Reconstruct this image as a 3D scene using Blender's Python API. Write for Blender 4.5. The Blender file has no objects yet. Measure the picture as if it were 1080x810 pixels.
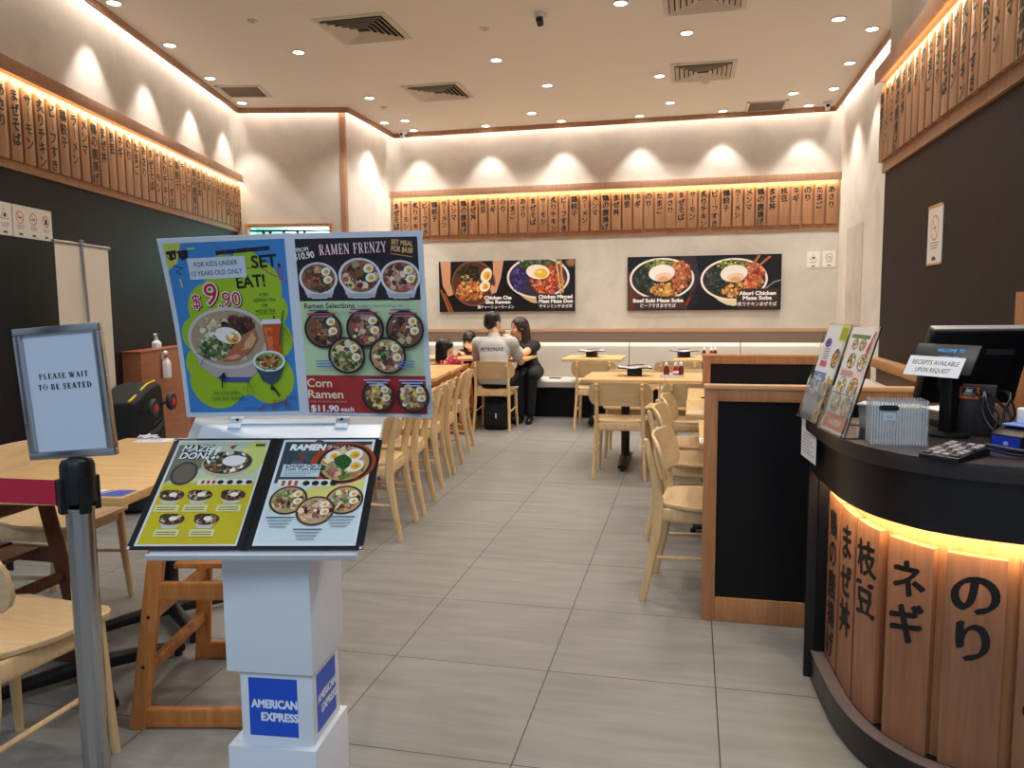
import bpy, bmesh, math, random
import numpy as np
from mathutils import Vector, Matrix
PI = math.pi
SC = bpy.context.scene
COL = SC.collection

# ------------------------------------------------------------------ camera
YAW, PITCH, ROLL, FPX = math.radians(-13.0718), math.radians(-5.8554), math.radians(-.5284), 816.0
CAM = Vector((1.0994, -2.0973, 1.35))
f_ = Vector((math.sin(YAW)*math.cos(PITCH), math.cos(YAW)*math.cos(PITCH), math.sin(PITCH)))
r_ = Vector((math.cos(YAW), -math.sin(YAW), 0)); u_ = r_.cross(f_)
r2 = r_*math.cos(ROLL) + u_*math.sin(ROLL); u2 = r2.cross(f_)
cd = bpy.data.cameras.new('camera'); cam = bpy.data.objects.new('camera', cd); COL.objects.link(cam)
cam.matrix_world = Matrix(((r2.x, u2.x, -f_.x, CAM.x), (r2.y, u2.y, -f_.y, CAM.y), (r2.z, u2.z, -f_.z, CAM.z), (0, 0, 0, 1)))
cd.sensor_width = 36; cd.lens = FPX/1080*36; cd.clip_start = .02
SC.camera = cam

# ------------------------------------------------------------------ light and exposure
SC.view_settings.view_transform = 'Standard'; SC.view_settings.look = 'None'
SC.view_settings.gamma = 1; SC.view_settings.use_curve_mapping = False
SC.view_settings.exposure = 0.3
W = bpy.data.worlds.new('world'); SC.world = W; W.use_nodes = True
W.node_tree.nodes['Background'].inputs[0].default_value = (.56, .75, 1.0, 1)
W.node_tree.nodes['Background'].inputs[1].default_value = .33
SC.cycles.max_bounces = 8; SC.cycles.diffuse_bounces = 5; SC.cycles.glossy_bounces = 4; SC.cycles.transmission_bounces = 8
SC.cycles.transparent_max_bounces = 12
SC.cycles.use_denoising = True
SC.cycles.sample_clamp_indirect = 6
WARM = (1, .965, .915); WARMER = (1, .78, .48); COVE = (1, .955, .90)
P_DOWN, P_WASH, P_COVE, P_LEDGE = 66, 52, 3.3, 2.6        # watts (cove and ledge per metre)

def lamp(kind, name, loc, power, color, **k):
    l = bpy.data.lights.new(name, kind); l.energy = power; l.color = color
    o = bpy.data.objects.new(name, l); o.location = loc; COL.objects.link(o)
    for a, v in k.items(): setattr(l, a, v)
    return o

def strip(name, a, b, aim, width, wpm, color):
    """long LED strip from a to b shining along aim"""
    a, b, aim = Vector(a), Vector(b), Vector(aim).normalized()
    x = (b-a).normalized(); z = -aim; z = (z - x*z.dot(x)).normalized(); y = z.cross(x)
    o = lamp('AREA', name, (a+b)/2, wpm*(b-a).length, color, shape='RECTANGLE', size=(b-a).length, size_y=width)
    m = Matrix((x, y, z)).transposed().to_4x4(); m.translation = (a+b)/2; o.matrix_world = m
    return o

# the shopping mall in front of the shop: cool ceiling panels over the corridor behind the viewer
for x in (-1.2, 2.2):
    strip('corridor_panel', (x, -5.6, 3.9), (x, -3.4, 3.9), (0, .15, -1), 1.0, 30, (.72, .85, 1.0))

# ------------------------------------------------------------------ materials
def lin(c):
    if isinstance(c, str):
        c = c.lstrip('#'); c = [int(c[i:i+2], 16) for i in (0, 2, 4)]
    o = [(v/255/12.92 if v/255 <= .04045 else ((v/255+.055)/1.055)**2.4) for v in c]
    return (o[0], o[1], o[2], 1)
MATS = {}
def mat(name, col, rough=.5, metal=0, spec=.5, noise=0, nscale=20, bump=0, bscale=60, emit=None, estr=1, alpha=1, trans=0, ior=1.45, coat=0):
    if name in MATS: return MATS[name]
    m = bpy.data.materials.new(name); m.use_nodes = True; nt = m.node_tree; b = nt.nodes['Principled BSDF']
    c = lin(col); b.inputs['Base Color'].default_value = c
    b.inputs['Roughness'].default_value = rough; b.inputs['Metallic'].default_value = metal
    b.inputs['Specular IOR Level'].default_value = spec; b.inputs['Alpha'].default_value = alpha
    b.inputs['Transmission Weight'].default_value = trans; b.inputs['IOR'].default_value = ior
    b.inputs['Coat Weight'].default_value = coat
    if emit:
        b.inputs['Emission Color'].default_value = lin(emit); b.inputs['Emission Strength'].default_value = estr
    if noise or bump:
        tc = nt.nodes.new('ShaderNodeTexCoord')
        if noise:
            n = nt.nodes.new('ShaderNodeTexNoise'); n.inputs['Scale'].default_value = nscale; n.inputs['Detail'].default_value = 6
            nt.links.new(tc.outputs['Object'], n.inputs['Vector'])
            mx = nt.nodes.new('ShaderNodeMix'); mx.data_type = 'RGBA'
            mx.inputs['A'].default_value = tuple(v*(1-noise) for v in c[:3])+(1,)
            mx.inputs['B'].default_value = tuple(min(1, v*(1+noise)) for v in c[:3])+(1,)
            nt.links.new(n.outputs['Fac'], mx.inputs['Factor']); nt.links.new(mx.outputs['Result'], b.inputs['Base Color'])
        if bump:
            n2 = nt.nodes.new('ShaderNodeTexNoise'); n2.inputs['Scale'].default_value = bscale; n2.inputs['Detail'].default_value = 4
            nt.links.new(tc.outputs['Object'], n2.inputs['Vector'])
            bp = nt.nodes.new('ShaderNodeBump'); bp.inputs['Strength'].default_value = bump; bp.inputs['Distance'].default_value = .004
            nt.links.new(n2.outputs['Fac'], bp.inputs['Height']); nt.links.new(bp.outputs['Normal'], b.inputs['Normal'])
    MATS[name] = m; return m

def wood(name, c1, c2, stretch=(14, 14, 1.2), rough=.42, spec=.4, scale=3.0):
    """grain: noise drawn out along the axis whose stretch is smallest"""
    if name in MATS: return MATS[name]
    m = bpy.data.materials.new(name); m.use_nodes = True; nt = m.node_tree; b = nt.nodes['Principled BSDF']
    tc = nt.nodes.new('ShaderNodeTexCoord'); mp = nt.nodes.new('ShaderNodeMapping'); mp.inputs['Scale'].default_value = stretch
    oi = nt.nodes.new('ShaderNodeObjectInfo'); ad = nt.nodes.new('ShaderNodeVectorMath'); ad.operation = 'ADD'
    ml = nt.nodes.new('ShaderNodeMath'); ml.operation = 'MULTIPLY'; ml.inputs[1].default_value = 37
    nt.links.new(oi.outputs['Random'], ml.inputs[0])
    nt.links.new(tc.outputs['Object'], ad.inputs[0]); nt.links.new(ml.outputs[0], ad.inputs[1]); nt.links.new(ad.outputs[0], mp.inputs['Vector'])
    n = nt.nodes.new('ShaderNodeTexNoise'); n.inputs['Scale'].default_value = scale; n.inputs['Detail'].default_value = 8; n.inputs['Roughness'].default_value = .62; n.inputs['Distortion'].default_value = .4
    nt.links.new(mp.outputs[0], n.inputs['Vector'])
    r = nt.nodes.new('ShaderNodeValToRGB'); r.color_ramp.elements[0].position = .3; r.color_ramp.elements[1].position = .72
    r.color_ramp.elements[0].color = lin(c1); r.color_ramp.elements[1].color = lin(c2)
    nt.links.new(n.outputs['Fac'], r.inputs[0]); nt.links.new(r.outputs[0], b.inputs['Base Color'])
    bp = nt.nodes.new('ShaderNodeBump'); bp.inputs['Strength'].default_value = .12; bp.inputs['Distance'].default_value = .002
    nt.links.new(n.outputs['Fac'], bp.inputs['Height']); nt.links.new(bp.outputs['Normal'], b.inputs['Normal'])
    b.inputs['Roughness'].default_value = rough; b.inputs['Specular IOR Level'].default_value = spec
    MATS[name] = m; return m

def plaster(name, c1, c2):
    m = bpy.data.materials.new(name); m.use_nodes = True; nt = m.node_tree; b = nt.nodes['Principled BSDF']
    tc = nt.nodes.new('ShaderNodeTexCoord')
    n = nt.nodes.new('ShaderNodeTexNoise'); n.inputs['Scale'].default_value = 1.6; n.inputs['Detail'].default_value = 9; n.inputs['Roughness'].default_value = .62; n.inputs['Distortion'].default_value = .9
    nt.links.new(tc.outputs['Object'], n.inputs['Vector'])
    r = nt.nodes.new('ShaderNodeValToRGB'); r.color_ramp.elements[0].position = .32; r.color_ramp.elements[1].position = .62
    r.color_ramp.elements[0].color = lin(c1); r.color_ramp.elements[1].color = lin(c2)
    nt.links.new(n.outputs['Fac'], r.inputs[0]); nt.links.new(r.outputs[0], b.inputs['Base Color'])
    bp = nt.nodes.new('ShaderNodeBump'); bp.inputs['Strength'].default_value = .15; bp.inputs['Distance'].default_value = .006
    nt.links.new(n.outputs['Fac'], bp.inputs['Height']); nt.links.new(bp.outputs['Normal'], b.inputs['Normal'])
    b.inputs['Roughness'].default_value = .85; b.inputs['Specular IOR Level'].default_value = .25
    MATS[name] = m; return m

def tile_floor():
    m = bpy.data.materials.new('floor_tile'); m.use_nodes = True; nt = m.node_tree; b = nt.nodes['Principled BSDF']; L = nt.links.new
    tc = nt.nodes.new('ShaderNodeTexCoord')
    br = nt.nodes.new('ShaderNodeTexBrick'); br.offset = 0; br.squash = 1
    br.inputs['Color1'].default_value = (.48, .48, .48, 1); br.inputs['Color2'].default_value = (.56, .56, .56, 1); br.inputs['Mortar'].default_value = (0, 0, 0, 1)
    br.inputs['Scale'].default_value = 1; br.inputs['Mortar Size'].default_value = .0022; br.inputs['Mortar Smooth'].default_value = .1
    br.inputs['Brick Width'].default_value = .6; br.inputs['Row Height'].default_value = .6
    L(tc.outputs['Object'], br.inputs['Vector'])
    mp = nt.nodes.new('ShaderNodeMapping'); mp.inputs['Scale'].default_value = (.9, 6, 1); L(tc.outputs['Object'], mp.inputs['Vector'])
    n = nt.nodes.new('ShaderNodeTexNoise'); n.inputs['Scale'].default_value = 2.4; n.inputs['Detail'].default_value = 8; n.inputs['Roughness'].default_value = .6; n.inputs['Distortion'].default_value = .5
    L(mp.outputs[0], n.inputs['Vector'])
    r = nt.nodes.new('ShaderNodeValToRGB'); r.color_ramp.elements[0].position = .28; r.color_ramp.elements[1].position = .75
    r.color_ramp.elements[0].color = lin((128, 125, 119)); r.color_ramp.elements[1].color = lin((150, 147, 141))
    L(n.outputs['Fac'], r.inputs[0])
    mt = nt.nodes.new('ShaderNodeMix'); mt.data_type = 'RGBA'; mt.blend_type = 'OVERLAY'; mt.inputs['Factor'].default_value = .5
    L(r.outputs[0], mt.inputs['A']); L(br.outputs['Color'], mt.inputs['B'])
    mx = nt.nodes.new('ShaderNodeMix'); mx.data_type = 'RGBA'; L(br.outputs['Fac'], mx.inputs['Factor'])
    L(mt.outputs['Result'], mx.inputs['A']); mx.inputs['B'].default_value = lin((62, 57, 52))
    L(mx.outputs['Result'], b.inputs['Base Color'])
    b.inputs['Roughness'].default_value = .38; b.inputs['Specular IOR Level'].default_value = .35
    MATS['floor_tile'] = m; return m

BLACK = mat('black_laminate', (15, 14, 17), .5, spec=.25, noise=.2, nscale=8)
DARKWALL = wood('dark_wall_laminate', (32, 27, 28), (42, 36, 36), (20, 20, .8), .55, .2)
CEIL = mat('ceiling_paint', (236, 230, 222), .9, spec=.2)
PLASTER = plaster('mottled_plaster', (198, 190, 178), (214, 207, 196))
TRIMW = wood('trim_wood', (160, 118, 92), (186, 142, 112))
BOARDW = wood('board_wood', (150, 105, 72), (178, 128, 92))
SLATW = wood('slat_wood', (150, 106, 74), (180, 134, 98), (16, 16, 1.0))
OAK = wood('oak_frame', (158, 104, 64), (190, 132, 86), (16, 16, 1.2))
BEECH = wood('beech', (212, 174, 122), (230, 198, 150), (16, 16, 1.4), .36)
PLY = wood('beech_ply', (210, 174, 124), (230, 200, 154), (1.4, 16, 16), .36)
TABLEW = wood('table_wood', (208, 164, 104), (228, 188, 130), (1.2, 15, 15), .36)
HCW = wood('highchair_wood', (176, 104, 48), (206, 138, 72), (14, 14, 1.4), .36)
HCD = wood('highchair_dark_wood', (96, 56, 34), (124, 74, 46), (14, 14, 1.4), .4)
INK = mat('black_ink', (18, 15, 15), .6)
WHITE = mat('white_paint', (226, 228, 232), .35)
PAPER = mat('paper', (240, 238, 234), .6)
CREAM = mat('cream_leatherette', (204, 197, 186), .45, bump=.15, bscale=200)
METALK = mat('black_metal', (22, 22, 23), .45, spec=.5, bump=.1, bscale=300)
CHROME = mat('brushed_steel', (190, 188, 186), .22, 1)
PLASTK = mat('black_plastic', (20, 20, 22), .38)
ACRYL = mat('clear_acrylic', (244, 248, 250), .03, trans=1, ior=1.3, spec=.3)
LAMPM = mat('lamp_lens', (255, 250, 240), .4, emit=(255, 244, 226), estr=9)

# ------------------------------------------------------------------ mesh building
class MB:
    def __init__(s): s.v = []; s.f = []; s.m = []; s.cur = 0
    def add(s, vs, fs):
        n = len(s.v); s.v += [tuple(p) for p in vs]
        for f in fs: s.f.append(tuple(i+n for i in f)); s.m.append(s.cur)
        return s
    def box(s, c, d, rot=None):
        x, y, z = d[0]/2, d[1]/2, d[2]/2; c = Vector(c)
        P = [Vector(p) for p in ((-x, -y, -z), (x, -y, -z), (x, y, -z), (-x, y, -z), (-x, -y, z), (x, -y, z), (x, y, z), (-x, y, z))]
        if rot is not None: P = [rot @ p for p in P]
        return s.add([c+p for p in P], [(3, 2, 1, 0), (4, 5, 6, 7), (0, 1, 5, 4), (1, 2, 6, 5), (2, 3, 7, 6), (3, 0, 4, 7)])
    def span(s, a, b):
        return s.box([(a[i]+b[i])/2 for i in range(3)], [abs(b[i]-a[i]) for i in range(3)])
    def loft(s, rings, closed=True, caps=True):
        n = len(rings[0]); V = [p for r in rings for p in r]; F = []
        for i in range(len(rings)-1):
            for j in range(n if closed else n-1):
                k = (j+1) % n; F.append((i*n+j, i*n+k, (i+1)*n+k, (i+1)*n+j))
        if caps: F.append(tuple(reversed(range(n)))); F.append(tuple(range((len(rings)-1)*n, len(rings)*n)))
        return s.add(V, F)
    def tube(s, pts, r, n=10, caps=True):
        pts = [Vector(p) for p in pts]; rr = r if isinstance(r, (list, tuple)) else [r]*len(pts); rings = []
        up = None
        for i, p in enumerate(pts):
            t = (pts[min(i+1, len(pts)-1)]-pts[max(i-1, 0)]).normalized()
            if up is None:
                up = Vector((0, 0, 1)) if abs(t.z) < .9 else Vector((0, 1, 0))
            a = t.cross(up).normalized(); b = a.cross(t).normalized(); up = b
            rings.append([p+(a*math.cos(2*PI*k/n)+b*math.sin(2*PI*k/n))*rr[i] for k in range(n)])
        rings = [list(reversed(q)) for q in rings]
        return s.loft(rings, True, caps)
    def bar(s, pts, sizes, side=(1, 0, 0), n=8, p=3.2):
        """swept rounded rectangle; sizes = (width along side, depth) per point"""
        pts = [Vector(q) for q in pts]; side = Vector(side); rings = []
        for i, q in enumerate(pts):
            t = (pts[min(i+1, len(pts)-1)]-pts[max(i-1, 0)]).normalized()
            a = (side-t*side.dot(t)).normalized(); b = t.cross(a)
            w, d = sizes[i] if isinstance(sizes[0], (list, tuple)) else sizes
            ring = []
            for k in range(n*2):
                th = 2*PI*(k+.5)/(n*2); c, sn = math.cos(th), math.sin(th)
                ring.append(q+a*(w/2*math.copysign(abs(c)**(2/p), c))+b*(d/2*math.copysign(abs(sn)**(2/p), sn)))
            rings.append(ring)
        return s.loft(rings)
    def lathe(s, prof, c=(0, 0, 0), n=20, rot=None):
        rings = []
        for r, z in prof:
            ring = [Vector((r*math.cos(2*PI*k/n), r*math.sin(2*PI*k/n), z)) for k in range(n)]
            if rot is not None: ring = [rot @ q for q in ring]
            rings.append([q+Vector(c) for q in ring])
        return s.loft(rings)
    def prism(s, poly, a, b, fn=None):
        """poly in 2D pushed from a to b along the third axis; fn maps (u,v,w) to a point"""
        fn = fn or (lambda u, v, w: (u, v, w))
        return s.loft([[fn(u, v, a) for u, v in poly], [fn(u, v, b) for u, v in poly]])
    def sphere(s, c, r, n=14, m=8, rot=None):
        r = r if isinstance(r, (list, tuple)) else (r, r, r)
        rings = []
        for i in range(m+1):
            ph = -PI/2+PI*i/m*.98+PI*.01
            ring = [Vector((r[0]*math.cos(ph)*math.cos(2*PI*k/n), r[1]*math.cos(ph)*math.sin(2*PI*k/n), r[2]*math.sin(ph))) for k in range(n)]
            if rot is not None: ring = [rot @ q for q in ring]
            rings.append([q+Vector(c) for q in ring])
        return s.loft(rings)
    def build(s, name, m, parent=None, bevel=0, smooth=True, angle=38, seg=2):
        me = bpy.data.meshes.new(name); me.from_pydata(s.v, [], s.f)
        ms = m if isinstance(m, (list, tuple)) else [m]
        for q in ms: me.materials.append(q)
        if len(ms) > 1: me.polygons.foreach_set('material_index', s.m)
        bm = bmesh.new(); bm.from_mesh(me)
        bmesh.ops.recalc_face_normals(bm, faces=bm.faces[:])
        if bevel:
            es = [e for e in bm.edges if len(e.link_faces) == 2 and e.calc_face_angle(0) > math.radians(angle)]
            bmesh.ops.bevel(bm, geom=es, offset=bevel, segments=seg, profile=.6, affect='EDGES', clamp_overlap=True)
        for f in bm.faces: f.smooth = smooth
        for e in bm.edges:
            if len(e.link_faces) == 2 and e.calc_face_angle(0) > math.radians(angle): e.smooth = False
        bm.to_mesh(me); bm.free()
        o = bpy.data.objects.new(name, me); COL.objects.link(o)
        if parent is not None: o.parent = parent
        return o

def tag(o, label=None, cat=None, group=None, kind=None):
    if label: o['label'] = label
    if cat: o['category'] = cat
    if group: o['group'] = group
    if kind: o['kind'] = kind
    return o
def thing(name, label, cat, loc=(0, 0, 0), rz=0, group=None):
    o = bpy.data.objects.new(name, None); COL.objects.link(o); o.location = loc; o.rotation_euler = (0, 0, rz); o.empty_display_size = .1
    return tag(o, label, cat, group)
KIDS = {}
def copy_tree(o, loc=None, rz=None, label=None, group=None, parent=None):
    c = o.copy(); COL.objects.link(c)
    if parent is not None: c.parent = parent
    else:
        if loc is not None: c.location = loc
        if rz is not None: c.rotation_euler = (0, 0, rz)
        if label: c['label'] = label
        if group: c['group'] = group
    for ch in [x for x in bpy.data.objects if x.parent == o]: copy_tree(ch, parent=c)
    return c
def struct(name, mb, m, bevel=0): return tag(mb.build(name, m, None, bevel, smooth=False), kind='structure')

# ------------------------------------------------------------------ lettering and printed art
TXT = {}
def text_geo(s, bold=0.0):
    k = (s, bold)
    if k not in TXT:
        c = bpy.data.curves.new('t', 'FONT'); c.body = s; c.resolution_u = 5 if ord(s[0]) > 1000 else 3; c.offset = 0
        o = bpy.data.objects.new('t', c); me = bpy.data.meshes.new_from_object(o)
        V = [(v.co.x, v.co.y) for v in me.vertices]; F = [tuple(p.vertices) for p in me.polygons]
        bpy.data.objects.remove(o); bpy.data.curves.remove(c); bpy.data.meshes.remove(me)
        if bold > .004:              # heavier strokes: the same glyphs laid again, slightly shifted
            n = len(V); V0, F0 = list(V), list(F); V = [(a, b, 0) for a, b in V]
            for j in range(8):
                dx, dy = bold*math.cos(j*PI/4), bold*math.sin(j*PI/4)
                if ord(s[0]) > 1000 and len(s) == 1:      # brush held at an angle: thick along one diagonal, thin across
                    q = 1.75*(j-3.5)/3.5; dx, dy = bold*q*.8, bold*q*.6+bold*.25*(-1)**j
                V += [(a+dx, b+dy, j+1) for a, b in V0]; F += [tuple(i+n*(j+1) for i in f) for f in F0]
        TXT[k] = ([tuple(v)+(0,)*(3-len(v)) for v in V], F)
    return TXT[k]
SERIF = {   # strokes of a didone-like capital: (points, width) in a 0..1 box, serif bars at stem ends
 'P': (.62, [([(.18, 0), (.18, 1)], .15), ([(.18, .97), (.42, .97), (.56, .88), (.58, .74), (.54, .6), (.42, .5), (.18, .5)], .07), ([(.04, .015), (.32, .015)], .04), ([(.04, .985), (.2, .985)], .04), ([(.55, .86), (.55, .62)], .12)]),
 'L': (.6, [([(.18, 0), (.18, 1)], .15), ([(.04, .02), (.58, .02)], .045), ([(.57, .02), (.57, .28)], .06), ([(.04, .985), (.34, .985)], .04)]),
 'E': (.62, [([(.18, 0), (.18, 1)], .15), ([(.04, .02), (.58, .02)], .045), ([(.57, .02), (.57, .28)], .06), ([(.04, .98), (.56, .98)], .045), ([(.55, .98), (.55, .74)], .06), ([(.18, .5), (.42, .5)], .05), ([(.42, .38), (.42, .62)], .05)]),
 'A': (.72, [([(.06, 0), (.34, 1)], .06), ([(.34, 1), (.62, 0)], .16), ([(.16, .32), (.5, .32)], .05), ([(-.03, .015), (.2, .015)], .04), ([(.46, .015), (.76, .015)], .04)]),
 'S': (.56, [([(.5, .72), (.46, .92), (.3, .98), (.14, .92), (.08, .76), (.16, .62), (.42, .44), (.5, .28), (.44, .08), (.28, .01), (.12, .07), (.06, .28)], .1), ([(.16, .64), (.42, .42)], .15)]),
 'W': (1.0, [([(.1, 1), (.32, 0)], .15), ([(.32, 0), (.52, .9)], .06), ([(.48, 1), (.7, 0)], .15), ([(.7, 0), (.92, 1)], .06), ([(0, .985), (.24, .985)], .04), ([(.38, .985), (.6, .985)], .04), ([(.8, .985), (1.02, .985)], .04)]),
 'I': (.36, [([(.18, 0), (.18, 1)], .15), ([(.04, .015), (.32, .015)], .04), ([(.04, .985), (.32, .985)], .04)]),
 'T': (.66, [([(.33, 0), (.33, 1)], .15), ([(.03, .98), (.63, .98)], .045), ([(.05, .98), (.05, .74)], .055), ([(.61, .98), (.61, .74)], .055), ([(.18, .015), (.48, .015)], .04)]),
 'O': (.76, [([(.38+.31*math.cos(t), .5+.48*math.sin(t)) for t in [2*PI*k/20 for k in range(21)]], .06), ([(.1, .34), (.08, .5), (.1, .66)], .15), ([(.66, .34), (.68, .5), (.66, .66)], .15)]),
 'B': (.66, [([(.18, 0), (.18, 1)], .15), ([(.05, .98), (.42, .98), (.54, .88), (.54, .66), (.42, .53), (.18, .53)], .06), ([(.42, .53), (.58, .42), (.6, .16), (.46, .02), (.04, .02)], .06), ([(.53, .9), (.53, .64)], .1), ([(.58, .42), (.58, .14)], .13)]),
 'D': (.74, [([(.18, 0), (.18, 1)], .15), ([(.04, .98), (.4, .98), (.6, .84), (.68, .5), (.6, .16), (.4, .02), (.04, .02)], .06), ([(.63, .74), (.65, .5), (.63, .26)], .14)]),
 'R': (.72, [([(.18, 0), (.18, 1)], .15), ([(.04, .97), (.42, .97), (.56, .88), (.58, .74), (.54, .6), (.42, .5), (.18, .5)], .06), ([(.55, .86), (.55, .62)], .11), ([(.38, .5), (.62, 0)], .15), ([(.04, .015), (.32, .015)], .04)]),
 'M': (.94, [([(.14, 0), (.14, 1)], .06), ([(.14, 1), (.44, .05)], .16), ([(.44, .05), (.76, 1)], .06), ([(.78, 0), (.78, 1)], .15), ([(.02, .015), (.26, .015)], .04), ([(.64, .015), (.92, .015)], .04)]),
 'N': (.78, [([(.12, 0), (.12, 1)], .06), ([(.12, 1), (.64, 0)], .16), ([(.64, 0), (.64, 1)], .06), ([(0, .015), (.24, .015)], .04), ([(.52, .985), (.76, .985)], .04)]),
 'F': (.6, [([(.18, 0), (.18, 1)], .15), ([(.04, .015), (.34, .015)], .04), ([(.04, .98), (.56, .98)], .045), ([(.55, .98), (.55, .74)], .06), ([(.18, .5), (.42, .5)], .05), ([(.42, .38), (.42, .62)], .05)]),
 'Z': (.64, [([(.06, .98), (.58, .98)], .05), ([(.56, .98), (.1, .02)], .15), ([(.06, .02), (.6, .02)], .05), ([(.59, .02), (.59, .25)], .05), ([(.08, .98), (.08, .78)], .05)]),
 'Y': (.7, [([(.08, 1), (.36, .46)], .15), ([(.62, 1), (.36, .46)], .06), ([(.36, 0), (.36, .46)], .14), ([(-.02, .985), (.22, .985)], .04), ([(.5, .985), (.74, .985)], .04), ([(.22, .015), (.5, .015)], .04)]),
}
def ribbon(pts, w):
    """quads of constant width along a polyline"""
    P = [Vector((a, b)) for a, b in pts]; L = []; R = []
    for i, p in enumerate(P):
        t = P[min(i+1, len(P)-1)]-P[max(i-1, 0)]
        if t.length < 1e-9: t = Vector((1, 0))
        t.normalize(); n = Vector((-t.y, t.x))*(w/2); L.append(p+n); R.append(p-n)
    return [[tuple(L[i]), tuple(L[i+1]), tuple(R[i+1]), tuple(R[i])] for i in range(len(P)-1)]
PIGM = {}
def pig(c, rough=.45):
    c = tuple(int(round(v)) for v in (c if not isinstance(c, str) else [int(c.lstrip('#')[i:i+2], 16) for i in (0, 2, 4)]))
    k = (c, rough)
    if k not in PIGM: PIGM[k] = mat('print_%02x%02x%02x_%d' % (c+(int(rough*100),)), c, rough)
    return PIGM[k]
class Art:
    """a printed sheet: flat coloured shapes in thin layers, u to the right, v up, in metres"""
    EPS = 5e-6; LAY = 0
    def __init__(s, rough=.45): s.P = []; s.lay = 0; s.rough = rough; s.rng = random.Random(5)
    clip = None
    def up(s): s.lay += 1; return s
    def poly(s, pts, c): s.P.append(([tuple(p) for p in pts], [tuple(range(len(pts)))], c, s.lay)); return s
    def rect(s, x0, y0, x1, y1, c): return s.poly([(x0, y0), (x1, y0), (x1, y1), (x0, y1)], c)
    def ell(s, x, y, rx, ry, c, rot=0, n=22):
        cr, sr = math.cos(rot), math.sin(rot)
        return s.poly([(x+rx*math.cos(t)*cr-ry*math.sin(t)*sr, y+rx*math.cos(t)*sr+ry*math.sin(t)*cr) for t in [2*PI*k/n for k in range(n)]], c)
    def blob(s, x, y, r, c, n=9, j=.35):
        return s.poly([(x+r*(1+s.rng.uniform(-j, j))*math.cos(2*PI*k/n), y+r*(1+s.rng.uniform(-j, j))*math.sin(2*PI*k/n)) for k in range(n)], c)
    def line(s, pts, w, c):
        for q in ribbon(pts, w): s.poly(q, c)
        return s
    def text(s, t, x, y, h, c, align='l', bold=0, rot=0, shear=0, wid=None, squash=1):
        V, F = text_geo(t, bold)
        if not V: return s
        x0 = min(v[0] for v in V); x1 = max(v[0] for v in V); k = h/.7; kx = k*squash
        if wid: kx = wid/(x1-x0)
        off = {'l': -x0, 'c': -(x0+x1)/2, 'r': -x1}[align]; cr, sr = math.cos(rot), math.sin(rot)
        Q = []
        for a, b, j in V:
            p, q = (a+off)*kx+b*k*shear, b*k
            Q.append((x+p*cr-q*sr, y+p*sr+q*cr, j*2e-6))
        s.P.append((Q, F, c, s.lay)); return s
    def serif(s, t, x, y, h, c, wid=None, align='l', rot=0, fat=1.0, gap=.12):
        tw = sum((SERIF[ch][0]+gap) if ch in SERIF else .42 for ch in t)-gap
        kx = (wid/tw) if wid else h*.82; x0 = {'l': 0, 'c': -tw/2, 'r': -tw}[align]; cr, sr = math.cos(rot), math.sin(rot)
        for ch in t:
            if ch in SERIF:
                for pts, w in SERIF[ch][1]:
                    for q in ribbon(pts, w*fat):
                        s.poly([(x+(x0+a)*kx*cr-b*h*sr, y+(x0+a)*kx*sr+b*h*cr) for a, b in q], c)
                x0 += SERIF[ch][0]+gap
            else: x0 += .42
        return s
    def egg(s, x, y, r, rot=.4, sq=.85):
        s.up().ell(x, y, r, r*sq, (246, 240, 228), rot); s.up().ell(x+r*.12, y-r*.05, r*.56, r*.5, (240, 190, 60), rot); s.up().ell(x+r*.2, y-r*.1, r*.25, r*.2, (226, 140, 34), rot)
    def stuffing(s, x, y, rx, ry, cols, n, size):
        for i in range(int(n*1.9)):
            a = s.rng.uniform(0, 2*PI); q = math.sqrt(s.rng.random())*.92; g = s.rng.choice((.72, .88, 1.0, 1.1))
            if i % 24 == 0: s.up()
            s.blob(x+rx*q*math.cos(a), y+ry*q*math.sin(a), size*s.rng.uniform(.35, .95), [min(255, v*g//8*8) for v in s.rng.choice(cols)])
    def strands(s, x, y, rx, ry, c, n, w):
        for i in range(n):
            a = s.rng.uniform(0, 2*PI); q = math.sqrt(s.rng.random())*.75; cx, cy = x+rx*q*math.cos(a), y+ry*q*math.sin(a); b = s.rng.uniform(0, PI); L = rx*.35
            if i % 6 == 0: s.up()
            s.line([(cx+L*(t-.5)*math.cos(b)-L*.25*math.sin(t*5)*math.sin(b), cy+(ry/rx)*(L*(t-.5)*math.sin(b)+L*.25*math.sin(t*5)*math.cos(b))) for t in (0, .25, .5, .75, 1)], w, c)
    def build(s, name, fn, parent=None, cuts=None, thick=None):
        """fn(u, v, w) -> point; cuts = (list of u, list of v) where the sheet may bend"""
        cols = []; mb = MB()
        order = sorted(range(len(s.P)), key=lambda i: s.P[i][3])
        for z_, i in enumerate(order):
            V, F, c, l = s.P[i]
            m = pig(c, s.rough)
            if m not in cols: cols.append(m)
            mb.cur = cols.index(m); mb.add([(p[0], p[1], z_*s.EPS+l*s.LAY+(p[2] if len(p) > 2 else 0)) for p in V], F)
        me = bpy.data.meshes.new(name); me.from_pydata(mb.v, [], mb.f)
        for m in cols: me.materials.append(m)
        me.polygons.foreach_set('material_index', mb.m)
        bm = bmesh.new(); bm.from_mesh(me)
        if cuts:
            for ax, vals in ((0, cuts[0]), (1, cuts[1])):
                for q in vals:
                    no = (1, 0, 0) if ax == 0 else (0, 1, 0)
                    bmesh.ops.bisect_plane(bm, geom=bm.verts[:]+bm.edges[:]+bm.faces[:], plane_co=(q, 0, 0) if ax == 0 else (0, q, 0), plane_no=no)
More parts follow.
